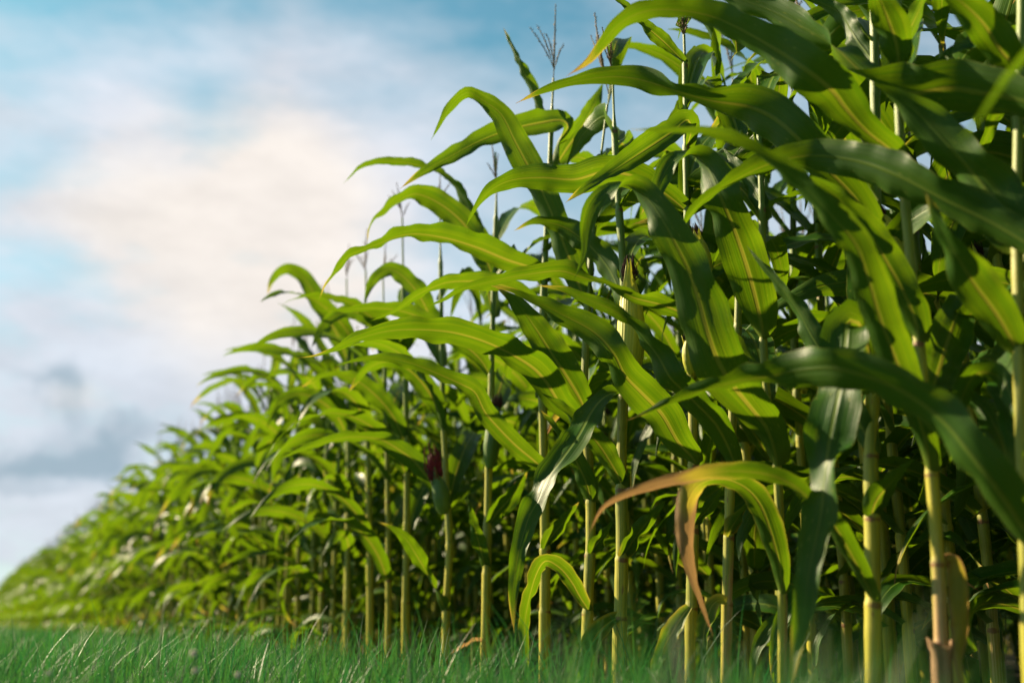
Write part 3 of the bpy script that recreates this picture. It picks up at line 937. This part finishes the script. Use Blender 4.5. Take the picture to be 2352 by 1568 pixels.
hero('tasselled corn plant with a dark-silked ear high up between broad leaves', 1590,
     [(1587, 1568), (1588, 1390), (1592, 1210), (1592, 1065), (1590, 900), (1585, 780), (1580, 650), (1576, 400), (1573, 150), (1571, 80)], 28, 10, [1392, 1214, 1067, 845, 600, 335, 148],
     [lf([(1584, 1394), (1570, 1410), (1545, 1450), (1515, 1510), (1490, 1590)], 38, dz=((0, .012), (1, .05)), roll=((0, 150), (1, 165)), seed=61, dry=((0, .2), (1, 0)), fold=26),
      lf([(1590, 1216), (1603, 1192), (1623, 1172), (1645, 1142), (1660, 1115)], 36, dz=((0, .012), (1, .02)), roll=-40, seed=62, foldbase=30),
      lf([(1598, 1068), (1590, 1050), (1560, 1018), (1520, 950), (1472, 900), (1436, 862), (1410, 812), (1363, 762), (1290, 722), (1235, 695), (1180, 668), (1120, 655)], 78,
         dz=((0, .012), (.5, .16), (1, .08)), roll=((0, 15), (.3, 20), (.45, 40), (.55, 15), (.78, 30), (1, 60)), fold=15, seed=63),
      lf([(1574, 148), (1551, 122), (1513, 86), (1468, 48), (1420, 0), (1380, -40)], 34, dz=Z01, roll=35, seed=64, fold=28),
      lf([(1577, 338), (1588, 300), (1580, 276), (1551, 298), (1513, 324), (1476, 348), (1401, 397), (1345, 431), (1298, 466)], 64, dz=((0, 0), (.2, .08), (1, .16)), roll=((0, 120), (.25, 150), (1, 155)), fold=26, seed=65, ruffle=.08),
      lf([(1578, 486), (1520, 440), (1450, 403), (1385, 396), (1320, 412), (1240, 408), (1170, 415), (1120, 442), (1085, 490), (1070, 520)], 74, dz=((0, 0), (.5, .05), (1, -.05)), roll=((0, 40), (.25, 30), (.5, 15), (.8, 25), (1, 20)), fold=12, seed=66)],
     tassel=((1571, 90), (1569, 22), 4), ears=[((1622, 640), (1602, 540), 40, .02, False), ((1588, 860), (1578, 778), 28, .03, False)], extra=auto_extra(8, [.75, 1.05, 1.45, 1.7, 1.2, 1.45, 1.68], [70, 100, 60, 85, 64, 54, 31]))

hero('corn plant carrying the big yellow ear with dark brown silk', 1425,
     [(1420, 1568), (1428, 1280), (1427, 1100), (1430, 950), (1436, 800), (1430, 600), (1416, 400), (1410, 260), (1407, 170)], 33, 11, [1415, 1281, 1121, 905, 690, 480, 300],
     [lf([(1424, 1416), (1399, 1429), (1369, 1459), (1349, 1504), (1325, 1590)], 42, dz=((0, .012), (1, .05)), roll=((0, 150), (1, 160)), seed=71, fold=24, dry=((0, .2), (1, 0))),
      lf([(1430, 1282), (1448, 1250), (1465, 1225), (1499, 1184), (1530, 1148)], 40, dz=((0, .012), (1, .03)), roll=-35, seed=72, foldbase=30, dry=((0, .3), (.2, 0), (1, 0))),
      lf([(1436, 908), (1410, 902), (1384, 914), (1359, 944), (1326, 1004), (1290, 1054), (1254, 1104), (1235, 1150), (1216, 1184), (1200, 1234), (1187, 1294), (1178, 1374), (1181, 1455)], 68,
         dz=((0, .012), (.3, .2), (1, .26)), roll=((0, -80), (.12, -60), (.25, -42), (.45, -32), (.52, -60), (.6, -25), (1, -10)), up=1, fold=14, seed=73),
      lf([(1432, 1124), (1418, 1090), (1400, 1058), (1375, 1020), (1345, 985), (1300, 940), (1240, 900)], 46, dz=((0, .012), (1, .05)), roll=((0, 15), (1, 40)), seed=74),
      lf([(1433, 695), (1400, 620), (1350, 560), (1290, 520), (1230, 510), (1180, 530)], 62, dz=((0, 0), (1, -.15)), roll=30, seed=75)],
     ears=[((1441, 890), (1446, 632), 64, .09, False)], tassel=((1407, 175), (1392, 60), 4), extra=auto_extra(9, [.8, 1.1, 1.5, 1.75, 1.0, 1.3], [80, 60, 100, 75, 57, 42], .55))

hero('corn plant whose lowest leaf bends over and hangs down like a narrow tent', 1348,
     [(1345, 1568), (1350, 1400), (1357, 1200), (1352, 1050), (1343, 950), (1345, 800), (1356, 600), (1376, 400), (1395, 240)], 25, 10, [1406, 1271, 1152, 990, 930, 690, 480],
     [lf([(1355, 1406), (1345, 1390), (1333, 1372), (1312, 1335), (1285, 1303), (1254, 1287), (1234, 1312), (1216, 1370), (1205, 1434), (1207, 1509), (1214, 1590)], 40, dz=((0, .012), (.5, .1), (1, .14)), roll=((0, 20), (.45, 35), (.55, 60), (.7, 20), (1, 10)), fold=24, dry=((0, .2), (.15, .1), (1, .05)), seed=81),
      lf([(1358, 1272), (1368, 1252), (1386, 1230), (1406, 1197)], 34, dz=((0, .012), (1, .03)), roll=-40, seed=82, foldbase=30),
      lf([(1358, 1154), (1345, 1105), (1325, 1062), (1290, 1002), (1240, 940)], 46, dz=((0, .012), (1, .06)), roll=((0, 20), (1, 45)), seed=83),
      lf([(1344, 995), (1318, 960), (1285, 925), (1255, 878), (1226, 846), (1178, 815), (1113, 784), (1038, 763), (963, 757), (888, 761), (813, 782), (738, 815), (683, 822)], 72,
         dz=((0, .012), (.5, .2), (1, .2)), roll=((0, 20), (.4, 25), (.7, 38), (1, 62)), fold=20, dry=((0, 0), (.88, 0), (1, .5)), seed=84),
      lf([(1342, 938), (1330, 912), (1302, 865), (1260, 800), (1217, 735), (1180, 690), (1140, 660)], 76, dz=((0, .012), (1, .1)), roll=((0, 15), (1, 30)), fold=12, seed=85),
      lf([(1352, 700), (1330, 655), (1295, 560), (1250, 450), (1215, 385), (1183, 325), (1150, 262), (1108, 230), (1074, 212), (1036, 244), (990, 322)], 68,
         dz=((0, 0), (.6, .05), (1, .1)), roll=((0, 15), (.6, 20), (.75, 30), (.85, 20), (1, 30)), fold=14, seed=86)],
     tassel=((1398, 215), (1348, 15), 3), extra=auto_extra(10, [.8, 1.15, 1.5, 1.0, 1.3], [70, 100, 60, 60, 40], .55))

hero('straight corn plant with the tallest tassel standing against the blue sky', 1247,
     [(1250, 1568), (1252, 1300), (1250, 1100), (1247, 950), (1246, 850), (1250, 650), (1262, 400), (1268, 250), (1271, 180)], 25, 9, [1400, 1261, 1096, 900, 690, 640, 380, 260],
     [lf([(1250, 1262), (1262, 1238), (1280, 1215), (1309, 1179), (1330, 1152)], 34, dz=((0, .012), (1, .03)), roll=-40, seed=91, foldbase=30),
      lf([(1256, 1096), (1240, 1070), (1184, 1022), (1138, 975), (1113, 945), (1090, 900), (1063, 884), (998, 855), (938, 832), (868, 820), (800, 832), (760, 842)], 46,
         dz=((0, .012), (.5, .12), (1, .05)), roll=((0, 15), (.5, 25), (1, 50)), fold=20, seed=92),
      lf([(1250, 652), (1233, 622), (1163, 596), (1088, 566), (1013, 545), (938, 538), (868, 560), (803, 588), (772, 622), (748, 655), (732, 690)], 64,
         dz=((0, 0), (.5, .12), (1, .1)), roll=((0, 25), (.5, 38), (.7, 60), (1, 75)), fold=28, seed=93, up=-1),
      lf([(1248, 705), (1190, 668), (1130, 650), (1063, 646), (1018, 651), (958, 678), (913, 712), (850, 738)], 42, dz=((0, .012), (1, .12)), roll=((0, 30), (1, 45)), fold=20, seed=94),
      lf([(1263, 385), (1280, 330), (1305, 290), (1290, 276), (1240, 282), (1170, 298), (1100, 325), (1030, 362), (970, 395), (918, 434)], 60, dz=((0, 0), (.3, .08), (1, .12)), roll=((0, 60), (.25, 140), (.5, 150), (.65, 165), (1, 150)), fold=18, seed=95),
      lf([(1281, 374), (1300, 345), (1333, 298), (1365, 240), (1385, 190)], 52, dz=((0, 0), (1, -.1)), roll=((0, 165), (1, 175)), seed=96),
      lf([(1268, 262), (1245, 262), (1215, 190), (1183, 125), (1155, 62)], 30, dz=((0, 0), (1, .05)), roll=40, seed=97, fold=34)],
     tassel=((1271, 190), (1277, 15), 4), extra=auto_extra(11, [.85, 1.2, 1.5, 1.0, 1.3], [70, 100, 60, 63, 38], .55))

hero('corn plant with a swelling green ear and a dry brown blade at its foot', 1115,
     [(1113, 1568), (1118, 1300), (1122, 1100), (1128, 900), (1130, 800), (1136, 600), (1140, 450), (1138, 350)], 23, 8, [1476, 1312, 1200, 1040, 860, 640, 500],
     [lf([(1112, 1477), (1095, 1470), (1065, 1483), (1034, 1502)], 15, dz=Z01, roll=60, dry=.7, seed=101, fold=36),
      lf([(1118, 1318), (1110, 1285), (1098, 1240), (1085, 1190), (1072, 1140)], 30, dz=Z01, roll=30, seed=102),
      lf([(1123, 1204), (1140, 1180), (1179, 1134), (1212, 1082)], 40, dz=((0, .012), (1, .05)), roll=((0, 150), (1, 160)), seed=103, foldbase=30),
      lf([(1128, 865), (1100, 822), (1060, 788), (1000, 752), (948, 722), (888, 709), (788, 711), (733, 714)], 46, dz=((0, 0), (1, .15)), roll=((0, 25), (1, 40)), fold=20, seed=104),
      lf([(1135, 650), (1118, 600), (1095, 560), (1063, 512), (1013, 470), (958, 446), (923, 456), (888, 480), (862, 500), (848, 525), (843, 560)], 60, dz=((0, 0), (1, .05)), roll=((0, 20), (.6, 20), (.75, 60), (1, 75)), fold=14, seed=105),
      lf([(1137, 600), (1100, 530), (1063, 455), (1038, 418), (988, 388), (908, 371), (838, 378), (788, 422)], 36, dz=((0, 0), (1, .05)), roll=((0, 30), (.5, 60), (.8, 30), (1, 40)), fold=20, seed=106)],
     ears=[((1124, 1075), (1142, 930), 38, .02, 'green')], tassel=((1139, 430), (1137, 335), 3), extra=auto_extra(12, [.85, 1.2, 1.45], [70, 110, 60]))

hero('corn plant bearing the ear with a tuft of dark red silk', 1022,
     [(1022, 1568), (1025, 1400), (1032, 1250), (1025, 1100), (1018, 950), (1015, 800), (1012, 600), (1010, 480)], 19, 8, [1406, 1250, 1170, 960, 780, 600],
     [lf([(1026, 1408), (1012, 1375), (994, 1340), (960, 1280), (930, 1235), (900, 1212), (870, 1198)], 38, dz=((0, .01), (1, .1)), roll=((0, 15), (.5, 160), (1, 165)), fold=14, seed=111),
      lf([(1028, 1172), (1012, 1140), (990, 1108), (950, 1058), (905, 1025), (870, 1008), (800, 1003), (720, 1022), (640, 1055)], 40, dz=((0, .01), (1, .1)), roll=((0, 20), (1, 40)), fold=20, seed=112),
      lf([(1018, 965), (985, 900), (940, 850), (890, 830), (840, 850), (800, 900)], 46, dz=((0, 0), (1, .1)), roll=((0, 20), (1, 30)), seed=113),
      lf([(1014, 790), (985, 720), (950, 660), (900, 620), (860, 640), (835, 700)], 48, dz=((0, 0), (1, .05)), roll=((0, 150), (1, 160)), seed=114)],
     ears=[((1019, 1180), (1000, 1085), 38, .16, True)], tassel=((1010, 490), (1011, 400), 4), extra=auto_extra(13, [.6, .85, 1.1, 1.35], [70, 250, 110, 60]))

hero('pale corn stalk in front of dark undergrowth with a bright lower joint', 930,
     [(930, 1568), (932, 1380), (935, 1100), (930, 800), (925, 560), (924, 500)], 18, 8, [1380, 1200, 1020, 840, 660],
     [lf([(932, 1025), (905, 960), (860, 905), (810, 870), (750, 862), (690, 890)], 42, dz=Z01, roll=((0, 20), (1, 40)), seed=121),
      lf([(930, 845), (900, 780), (860, 735), (800, 715), (745, 745), (715, 800)], 44, dz=Z01, roll=((0, 150), (1, 165)), seed=122)],
     tassel=((924, 510), (918, 420), 4), extra=auto_extra(14, [.5, .75, .95, 1.15, 1.3], [80, 240, 60, 230, 100]))

hero('corn plant with one broad leaf bent sharply over and standing out against the white cloud', 795,
     [(793, 1568), (797, 1380), (800, 1100), (800, 840), (796, 640)], 15, 7, [1350, 1180, 1000, 830, 700],
     [lf([(800, 835), (778, 775), (755, 735), (720, 671), (690, 630), (664, 617), (640, 626), (622, 652), (614, 680)], 46, dz=Z01, roll=((0, 15), (.6, 15), (.8, 40), (1, 30)), seed=131, fold=14),
      lf([(800, 1005), (770, 950), (725, 915), (680, 905), (635, 930), (612, 985)], 40, dz=Z01, roll=((0, 150), (1, 165)), seed=132)],
     tassel=((796, 650), (800, 560), 4), extra=auto_extra(15, [.45, .65, .85, 1.05, 1.2], [80, 250, 60, 230, 100]))

hero('slim corn stalk half hidden by leaves beside the pale one', 890,
     [(888, 1568), (892, 1380), (890, 1100), (884, 850), (880, 640)], 15, 7, [1330, 1150, 980, 800], [],
     tassel=((880, 650), (884, 560), 4), extra=auto_extra(16, [.35, .55, .75, .95, 1.1, 1.25], [250, 70, 220, 60, 240, 100]))
hero('corn stalk flecked with sunlight low down between two thinner stalks', 850,
     [(848, 1568), (850, 1380), (846, 1100), (842, 850), (840, 620)], 17, 7, [1300, 1130, 960, 790], [],
     tassel=((840, 630), (836, 540), 5), extra=auto_extra(17, [.35, .55, .75, .95, 1.1, 1.25], [80, 230, 60, 250, 70, 230]))

# ------------------------------------------------------------------ free plants of the field
G_FRONT = 'blurred corn plants along the far stretch of the field edge'
G_IN = 'corn plants inside the field behind the front row'
L_FRONT = 'blurred corn plant in the leafy field edge, farther along than the bare stalks'
L_IN = 'corn plant inside the field, seen in pieces between the plants of the front row'
fr = random.Random(5)
near, rest = [], []


def cell(t, row, jitter=0.03):
    p = row_p(t + fr.uniform(-jitter, jitter), row + fr.uniform(-jitter, jitter))
    return p


t = 4.95
while t < 100:
    (near if t < FRONT_T else rest).append((cell(t, 0), 'f'))
    t += fr.uniform(0.15, 0.20)
for i in range(1, 16):
    row = i * 0.75
    t = row_t(2700, row)
    while t < (75 if i < 4 else 40 if i < 8 else 14):
        (near if (i <= ROWS_N and t < INNER_T[i - 1]) else rest).append((cell(t, row, 0.04), 'i'))
        t += fr.uniform(0.15, 0.21) * (1.6 if t > 15 else 0.62 if (i < 3 and 1.0 < t < 7.5) else 0.75 if (i < 5 and t < 5) else 1)
# the field goes on behind the viewer's right shoulder and shades the near plants
for i in range(0, 6):
    t = -4.2 + fr.uniform(0, .2)
    end = 0.1 if i == 0 else row_t(2700, i * 0.75)
    while t < end:
        rest.append((cell(t, i * 0.75, 0.04), 'i'))
        t += fr.uniform(0.15, 0.21)
for p, kind in near:
    k = fr.randrange(NPROTO)
    free_plant(p, k, fr.uniform(-0.75, 0.75), fr.uniform(0.80, 0.92) if kind == 'f' else fr.uniform(1.0, 1.14) if p.y < 3.6 else fr.uniform(0.82, 0.95), L_FRONT if kind == 'f' else L_IN, G_FRONT if kind == 'f' else G_IN)

LOW = [build_proto(k, True) for k in range(6)]
lv, lfc, luv, ldr = [], [], [], []
sv, sfc, tv, tfc = [], [], [], []
off = so = to = 0
for p, kind in rest:
    q = LOW[fr.randrange(6)]
    a, sc = fr.uniform(-0.75, 0.75), fr.uniform(0.80, 0.93) * (1 + 0.22 * min(max((p.y - 18) / 25, 0), 1))
    c, s_ = math.cos(a) * sc, math.sin(a) * sc
    Rm = np.array([[c, -s_, 0], [s_, c, 0], [0, 0, sc]])
    tr = np.array(p)
    for v, f, uv, d in q.leaves:
        lv.append(v @ Rm.T + tr)
        lfc.append(f + off)
        luv.append(uv + np.array([0, 0.0]))
        ldr.append(d)
        off += len(v)
    sv.append(q.stalk[0] @ Rm.T + tr)
    sfc.append(q.stalk[1] + so)
    so += len(q.stalk[0])
    tv.append(q.tassel[0] @ Rm.T + tr)
    tfc.append(q.tassel[1] + to)
    to += len(q.tassel[0])
crop = link('corn_crop', make_mesh('corn_crop', np.vstack(lv), np.vstack(lfc), M_LEAF, np.vstack(luv), {'dry': np.concatenate(ldr)}))
crop['kind'] = 'stuff'
crop['label'] = 'dense mass of corn in the depth and far end of the field'
crop['category'] = 'corn crop'
svv = np.vstack(sv)
o = link('stalks', make_mesh('stalks', svv, np.vstack(sfc), M_STALK, np.stack([np.tile(np.linspace(0, 1, 6), len(svv) // 6), svv[:, 2]], -1), {'node': np.zeros(len(svv)), 'tone': np.full(len(svv), .5), 'dry': np.clip(.4 - svv[:, 2], 0, 1)}), crop)
o['kind'] = 'stuff'
o = link('tassels', make_mesh('tassels', np.vstack(tv), np.vstack(tfc), M_TASSEL), crop)
o['kind'] = 'stuff'

# ------------------------------------------------------------------ ground
gv = np.array([[-900, -300, 0], [900, -300, 0], [900, 1500, 0], [-900, 1500, 0]], float)
ground = link('ground', make_mesh('ground', gv, [[0, 1, 2, 3]], M_TURF, smooth=False))
ground['kind'] = 'structure'
a0 = ROW0 - RN * 0.28
q = [a0 - RD * 30, a0 - RD * 30 + RN * 300, a0 + RD * 300 + RN * 300, a0 + RD * 300]
soil = link('field_soil', make_mesh('field_soil', [(v.x, v.y, 0.004) for v in q], [[0, 1, 2, 3]], M_SOIL, smooth=False))
soil['kind'] = 'structure'


# ------------------------------------------------------------------ grass
def blades(X, Y, H, Wd, seed, lean=0.35):
    r = np.random.default_rng(seed)
    n = len(X)
    az = r.uniform(0, 2 * math.pi, n)
    face = r.uniform(0, 2 * math.pi, n)
    ln = np.abs(r.normal(0, lean, n)) + 0.05
    rv = r.uniform(0, 1, n)
    k = 5
    V = np.zeros((n, k, 2, 3))
    UV = np.zeros((n, k, 2, 2))
    for j in range(k):
        s = j / (k - 1)
        z = H * s * (1 - 0.22 * ln * s)
        b = H * ln * s**2 * 1.1
        cx, cy = X + np.cos(az) * b, Y + np.sin(az) * b
        w = Wd * (1 - s**1.6) * 0.5 + 0.00012
        for e, sg in enumerate((-1, 1)):
            V[:, j, e, 0] = cx + np.cos(face) * w * sg
            V[:, j, e, 1] = cy + np.sin(face) * w * sg
            V[:, j, e, 2] = z
        UV[:, j, :, 0] = rv[:, None]
        UV[:, j, :, 1] = s
    base = (np.arange(n) * k * 2)[:, None, None]
    q = np.array([[2 * j, 2 * j + 1, 2 * j + 3, 2 * j + 2] for j in range(k - 1)])[None]
    return V.reshape(-1, 3), (base + q).reshape(-1, 4), UV.reshape(-1, 2)


def grass_points(n, y0, y1, x0, x1, seed):
    r = np.random.default_rng(seed)
    Y = y0 + (y1 - y0) * r.uniform(0, 1, n)
    X = r.uniform(0, 1, n)
    lo = np.maximum(-0.62 * Y - 0.5, x0)
    hi = np.minimum(0.62 * Y + 0.5, x1)
    X = lo + (hi - lo) * X
    d = X * RN.x + Y * RN.y - 1.47                       # distance past the first row
    keep = (d < r.uniform(-0.30, 0.05, n)) & ((Y > 1.35) | (X / Y > -0.08 + 0.1 * r.uniform(-1, 1, n)))
    return X[keep], Y[keep]


parts = []
gr = np.random.default_rng(11)


def clump(X, Y, sc):
    """soft patchiness of the sward height"""
    return 0.45 + 0.34 * (np.sin(X * sc + 1.3 * np.sin(Y * sc * .7)) + np.sin(Y * sc * 1.3 + 2 * np.sin(X * sc * .6)))


for (n, y0, y1, h0, h1, w) in ((6500, 0.45, 1.3, .07, .135, .0042), (42000, 1.3, 4.0, .085, .185, .0034), (60000, 4.0, 11.0, .09, .17, .006), (40000, 11, 40, .10, .18, .012)):
    X, Y = grass_points(n, y0, y1, -26, 2, int(y0 * 10))
    c = clump(X, Y, 5.0)
    H = 1.12 * (h0 + (h1 - h0) * c) * gr.uniform(0.45, 1.25, len(X))
    H = H * np.clip(1.0 - 0.45 * (X * RN.x + Y * RN.y - 1.47 + 0.75) / 0.6, 0.5, 1.0)
    H = H * np.where(X / Y < -0.08, np.clip(0.45 + 0.55 * (Y - 1.2) / 0.9, 0.45, 1), 1)
    parts.append(blades(X, Y, H, np.full(len(X), w) * gr.uniform(.6, 1.3, len(X)), int(y0 * 100)))
# taller blades that stick out of the sward
X, Y = grass_points(4200, 1.95, 5.0, -4, 2, 77)
parts.append(blades(X, Y, gr.uniform(.13, .20, len(X)) + .10 * gr.uniform(0, 1, len(X))**4, np.full(len(X), .0042), 78, 0.30))
# tall soft tufts close to the lens, in front of the stalks
for (u, d, n, h) in TUFTS:
    n = n * 3 // 5
    p = ray(u, 1440)
    cx, cy = p.x / p.y * d, d
    X, Y = gr.normal(cx, .035, n), gr.normal(cy, .03, n)
    parts.append(blades(X, Y, gr.uniform(.75, 1.1, n) * h, np.full(n, .0045), int(u), 0.30))
go = 0
GV, GF, GU = [], [], []
for v, f, uv in parts:
    GV.append(v)
    GF.append(f + go)
    GU.append(uv)
    go += len(v)
grass = link('grass', make_mesh('grass', np.vstack(GV), np.vstack(GF), M_GRASS, np.vstack(GU)))
grass['kind'] = 'stuff'
grass['label'] = 'lush green grass along the edge of the corn field'
grass['category'] = 'grass'


# ------------------------------------------------------------------ clover
def clover(u, v, d, size, label):
    size *= 0.72
    p = at(u, v, d)
    e = bpy.data.objects.new('clover_flower', None)
    COL.objects.link(e)
    e.location = (p.x, p.y, 0)
    e['label'] = label
    e['category'] = 'clover flower'
    e['group'] = 'white clover flowers in the grass'
    r = np.random.default_rng(int(u))
    t = np.linspace(0, 1, 8)
    st = np.stack([0.012 * np.sin(t * 3) - 0.012 * math.sin(3.0), 0.006 * t * 0, p.z * t], -1)
    V, F = tube_arrays(st, np.full(8, .0011), 6)
    link('stem', make_mesh('stem', V.reshape(-1, 3), F, M_CLOVER_STEM), e)
    ps = []
    for k in range(70):                                  # florets that point out of a small globe
        o = unit(r.normal(0, 1, 3) + np.array([0, 0, .35]))
        c0 = np.array([0, 0, p.z]) + o * size * .25
        tt = np.linspace(0, 1, 5)
        P = c0 + o * (tt * size * .75)[:, None] + np.array([0, 0, -1]) * (tt**2 * size * .10)[:, None]
        ps.append(tube_arrays(P, size * np.array([.06, .10, .13, .10, .03]), 5))
    v_, f_ = merge(ps)
    link('flower_head', make_mesh('flower_head', v_, f_, M_CLOVER), e)


clover(445, 1499, 1.72, .0085, 'round white clover head standing highest in the grass')
clover(449, 1538, 1.72, .0075, 'smaller white clover head just below the highest one')
clover(546, 1548, 1.72, .0068, 'faint white clover head deep in the grass nearest the corn')
clover(112, 1545, 1.72, .0062, 'tiny white clover head among short grass farthest from the corn')

# ------------------------------------------------------------------ sky and sun
SUN_EL = rad(SUN_EL_DEG)
az = rad(SUN_AZ_DEG)                                     # clockwise from the viewing direction (+Y)
sd = Vector((math.sin(az) * math.cos(SUN_EL), math.cos(az) * math.cos(SUN_EL), math.sin(SUN_EL)))
sl = bpy.data.lights.new('sun', 'SUN')
sl.energy = SUN_E
sl.angle = rad(0.6)
sl.color = SUN_COL
so_ = bpy.data.objects.new('sun', sl)
COL.objects.link(so_)
so_.rotation_euler = sd.to_track_quat('Z', 'Y').to_euler()
so_.location = sd * 30

W = bpy.data.worlds.new('World')
S.world = W
W.use_nodes = True
W.node_tree.nodes.clear()
g = G(W.node_tree)
sky = g.n('ShaderNodeTexSky', sky_type='NISHITA')
sky.sun_disc = False
sky.sun_elevation = SUN_EL
sky.sun_rotation = az
sky.air_density = 1.0
sky.dust_density = 0.6
sky.ozone_density = 2.0
gen = g.n('ShaderNodeTexCoord').outputs['Generated']
nz = g.noise(gen, 3.2, 4.0, 0.55)
vm = g.n('ShaderNodeVectorMath', operation='SUBTRACT')
g.put(vm.inputs[0], nz.outputs['Color'])
vm.inputs[1].default_value = (.5, .5, .5)
vs = g.n('ShaderNodeVectorMath', operation='SCALE')
g.put(vs.inputs[0], vm.outputs[0])
vs.inputs['Scale'].default_value = 0.20
va = g.n('ShaderNodeVectorMath', operation='ADD')
g.put(va.inputs[0], gen)
g.put(va.inputs[1], vs.outputs[0])
wd = va.outputs[0]


def blob(u, v, sx, sy, amp):
    """soft patch of cloud round a direction of the sky; sx, sy: spread along and across the horizon in picture pixels"""
    d = ray(u, v).normalized()
    rt = Vector((d.y, -d.x, 0)).normalized()
    upw = rt.cross(d)
    df = g.n('ShaderNodeVectorMath', operation='SUBTRACT')
    g.put(df.inputs[0], wd)
    df.inputs[1].default_value = d
    acc = None
    for ax_, sg in ((rt, sx), (upw, sy), (d, (sx + sy) / 2)):
        dt = g.n('ShaderNodeVectorMath', operation='DOT_PRODUCT')
        g.put(dt.inputs[0], df.outputs[0])
        dt.inputs[1].default_value = ax_ * (FPX / sg)
        q = g.m('MULTIPLY', dt.outputs['Value'], dt.outputs['Value'])
        acc = q if acc is None else g.m('ADD', acc, q)
    return g.m('MULTIPLY', g.m('POWER', 2.718, g.m('MULTIPLY', acc, -0.5)), amp)


def field(lst, start):
    acc = start
    for b in lst:
        acc = g.m('ADD', acc, blob(*b))
    return acc


sepd = g.n('ShaderNodeSeparateXYZ')
g.put(sepd.inputs[0], gen)
zel = sepd.outputs[2]
smp = g.n('ShaderNodeMapping')
g.put(smp.inputs[0], gen)
smp.inputs['Rotation'].default_value = (0, rad(24), 0)
smp.inputs['Scale'].default_value = (1.0, 1.0, 2.6)
fine = g.noise(smp.outputs[0], 4.2, 6.0, 0.60).outputs[0]
mid = g.noise(gen, 2.6, 3.0, 0.5).outputs[0]
sepy = g.n('ShaderNodeSeparateXYZ')
g.put(sepy.inputs[0], gen)
start = g.m('ADD', g.mapr(zel, 0.12, 0.60, 1.0, 0.42), g.m('MULTIPLY', g.m('SUBTRACT', mid, 0.5), 0.7))
start = g.m('SUBTRACT', start, g.mapr(sepy.outputs[1], 0.45, -0.35, 0.0, 0.55))  # less cloud towards the unseen sky behind the viewer, to cut fill light
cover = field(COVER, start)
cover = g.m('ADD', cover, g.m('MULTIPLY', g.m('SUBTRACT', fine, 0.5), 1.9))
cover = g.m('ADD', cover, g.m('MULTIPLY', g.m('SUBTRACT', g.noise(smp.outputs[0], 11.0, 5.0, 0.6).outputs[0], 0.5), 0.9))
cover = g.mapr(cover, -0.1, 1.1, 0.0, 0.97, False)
warm = g.mapr(g.m('ADD', field(WARM, 0.0), g.m('MULTIPLY', g.m('SUBTRACT', fine, 0.5), 0.7)), 0.0, 1.1)
wd_keep = wd
nz2 = g.noise(gen, 9.0, 4.0, 0.6)
vm2 = g.n('ShaderNodeVectorMath', operation='SUBTRACT')
g.put(vm2.inputs[0], nz2.outputs['Color'])
vm2.inputs[1].default_value = (.5, .5, .5)
vs2 = g.n('ShaderNodeVectorMath', operation='SCALE')
g.put(vs2.inputs[0], vm2.outputs[0])
vs2.inputs['Scale'].default_value = 0.11
va2 = g.n('ShaderNodeVectorMath', operation='ADD')
g.put(va2.inputs[0], gen)
g.put(va2.inputs[1], vs2.outputs[0])
wd = va2.outputs[0]
dark = field(DARK, g.m('MULTIPLY', g.m('SUBTRACT', fine, 0.5), 0.9))
dark = g.mapr(dark, 0.10, 1.35, 0.0, 0.80)
K = 1.0 / SKY_STR
cl = lambda c: tuple(x * K for x in c)
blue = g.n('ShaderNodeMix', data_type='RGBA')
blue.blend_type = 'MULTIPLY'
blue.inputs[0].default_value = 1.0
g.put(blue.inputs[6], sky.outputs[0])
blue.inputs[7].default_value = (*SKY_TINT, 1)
wisp = g.noise(smp.outputs[0], 9.0, 6.0, 0.62).outputs[0]
white = g.mix(warm, cl(C_COOL), cl(C_WARM))
gain = g.n('ShaderNodeMix', data_type='RGBA')
gain.blend_type = 'MULTIPLY'
gain.inputs[0].default_value = 1.0
g.put(gain.inputs[6], white)
wl = g.mapr(g.m('ADD', g.m('MULTIPLY', wisp, 0.55), g.m('MULTIPLY', fine, 0.45)), 0.32, 0.68, 0.90, 1.12)
g.put(gain.inputs[7], g.comb(wl, wl, wl))
white = gain.outputs[2]
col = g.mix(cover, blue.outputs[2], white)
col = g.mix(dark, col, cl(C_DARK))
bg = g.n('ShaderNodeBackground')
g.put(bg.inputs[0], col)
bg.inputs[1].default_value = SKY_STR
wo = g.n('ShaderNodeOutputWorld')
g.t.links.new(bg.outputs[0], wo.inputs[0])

# ------------------------------------------------------------------ picture settings
S.view_settings.view_transform = 'Standard'
S.view_settings.look = 'None'
S.view_settings.exposure = EXPOSURE
S.view_settings.gamma = 1.0
S.view_settings.use_curve_mapping = False
S.render.engine = 'CYCLES'
S.cycles.use_denoising = True
S.cycles.max_bounces = 7
S.cycles.diffuse_bounces = 4
S.cycles.glossy_bounces = 2
S.cycles.transmission_bounces = 3
S.cycles.use_adaptive_sampling = True
S.cycles.adaptive_threshold = 0.015
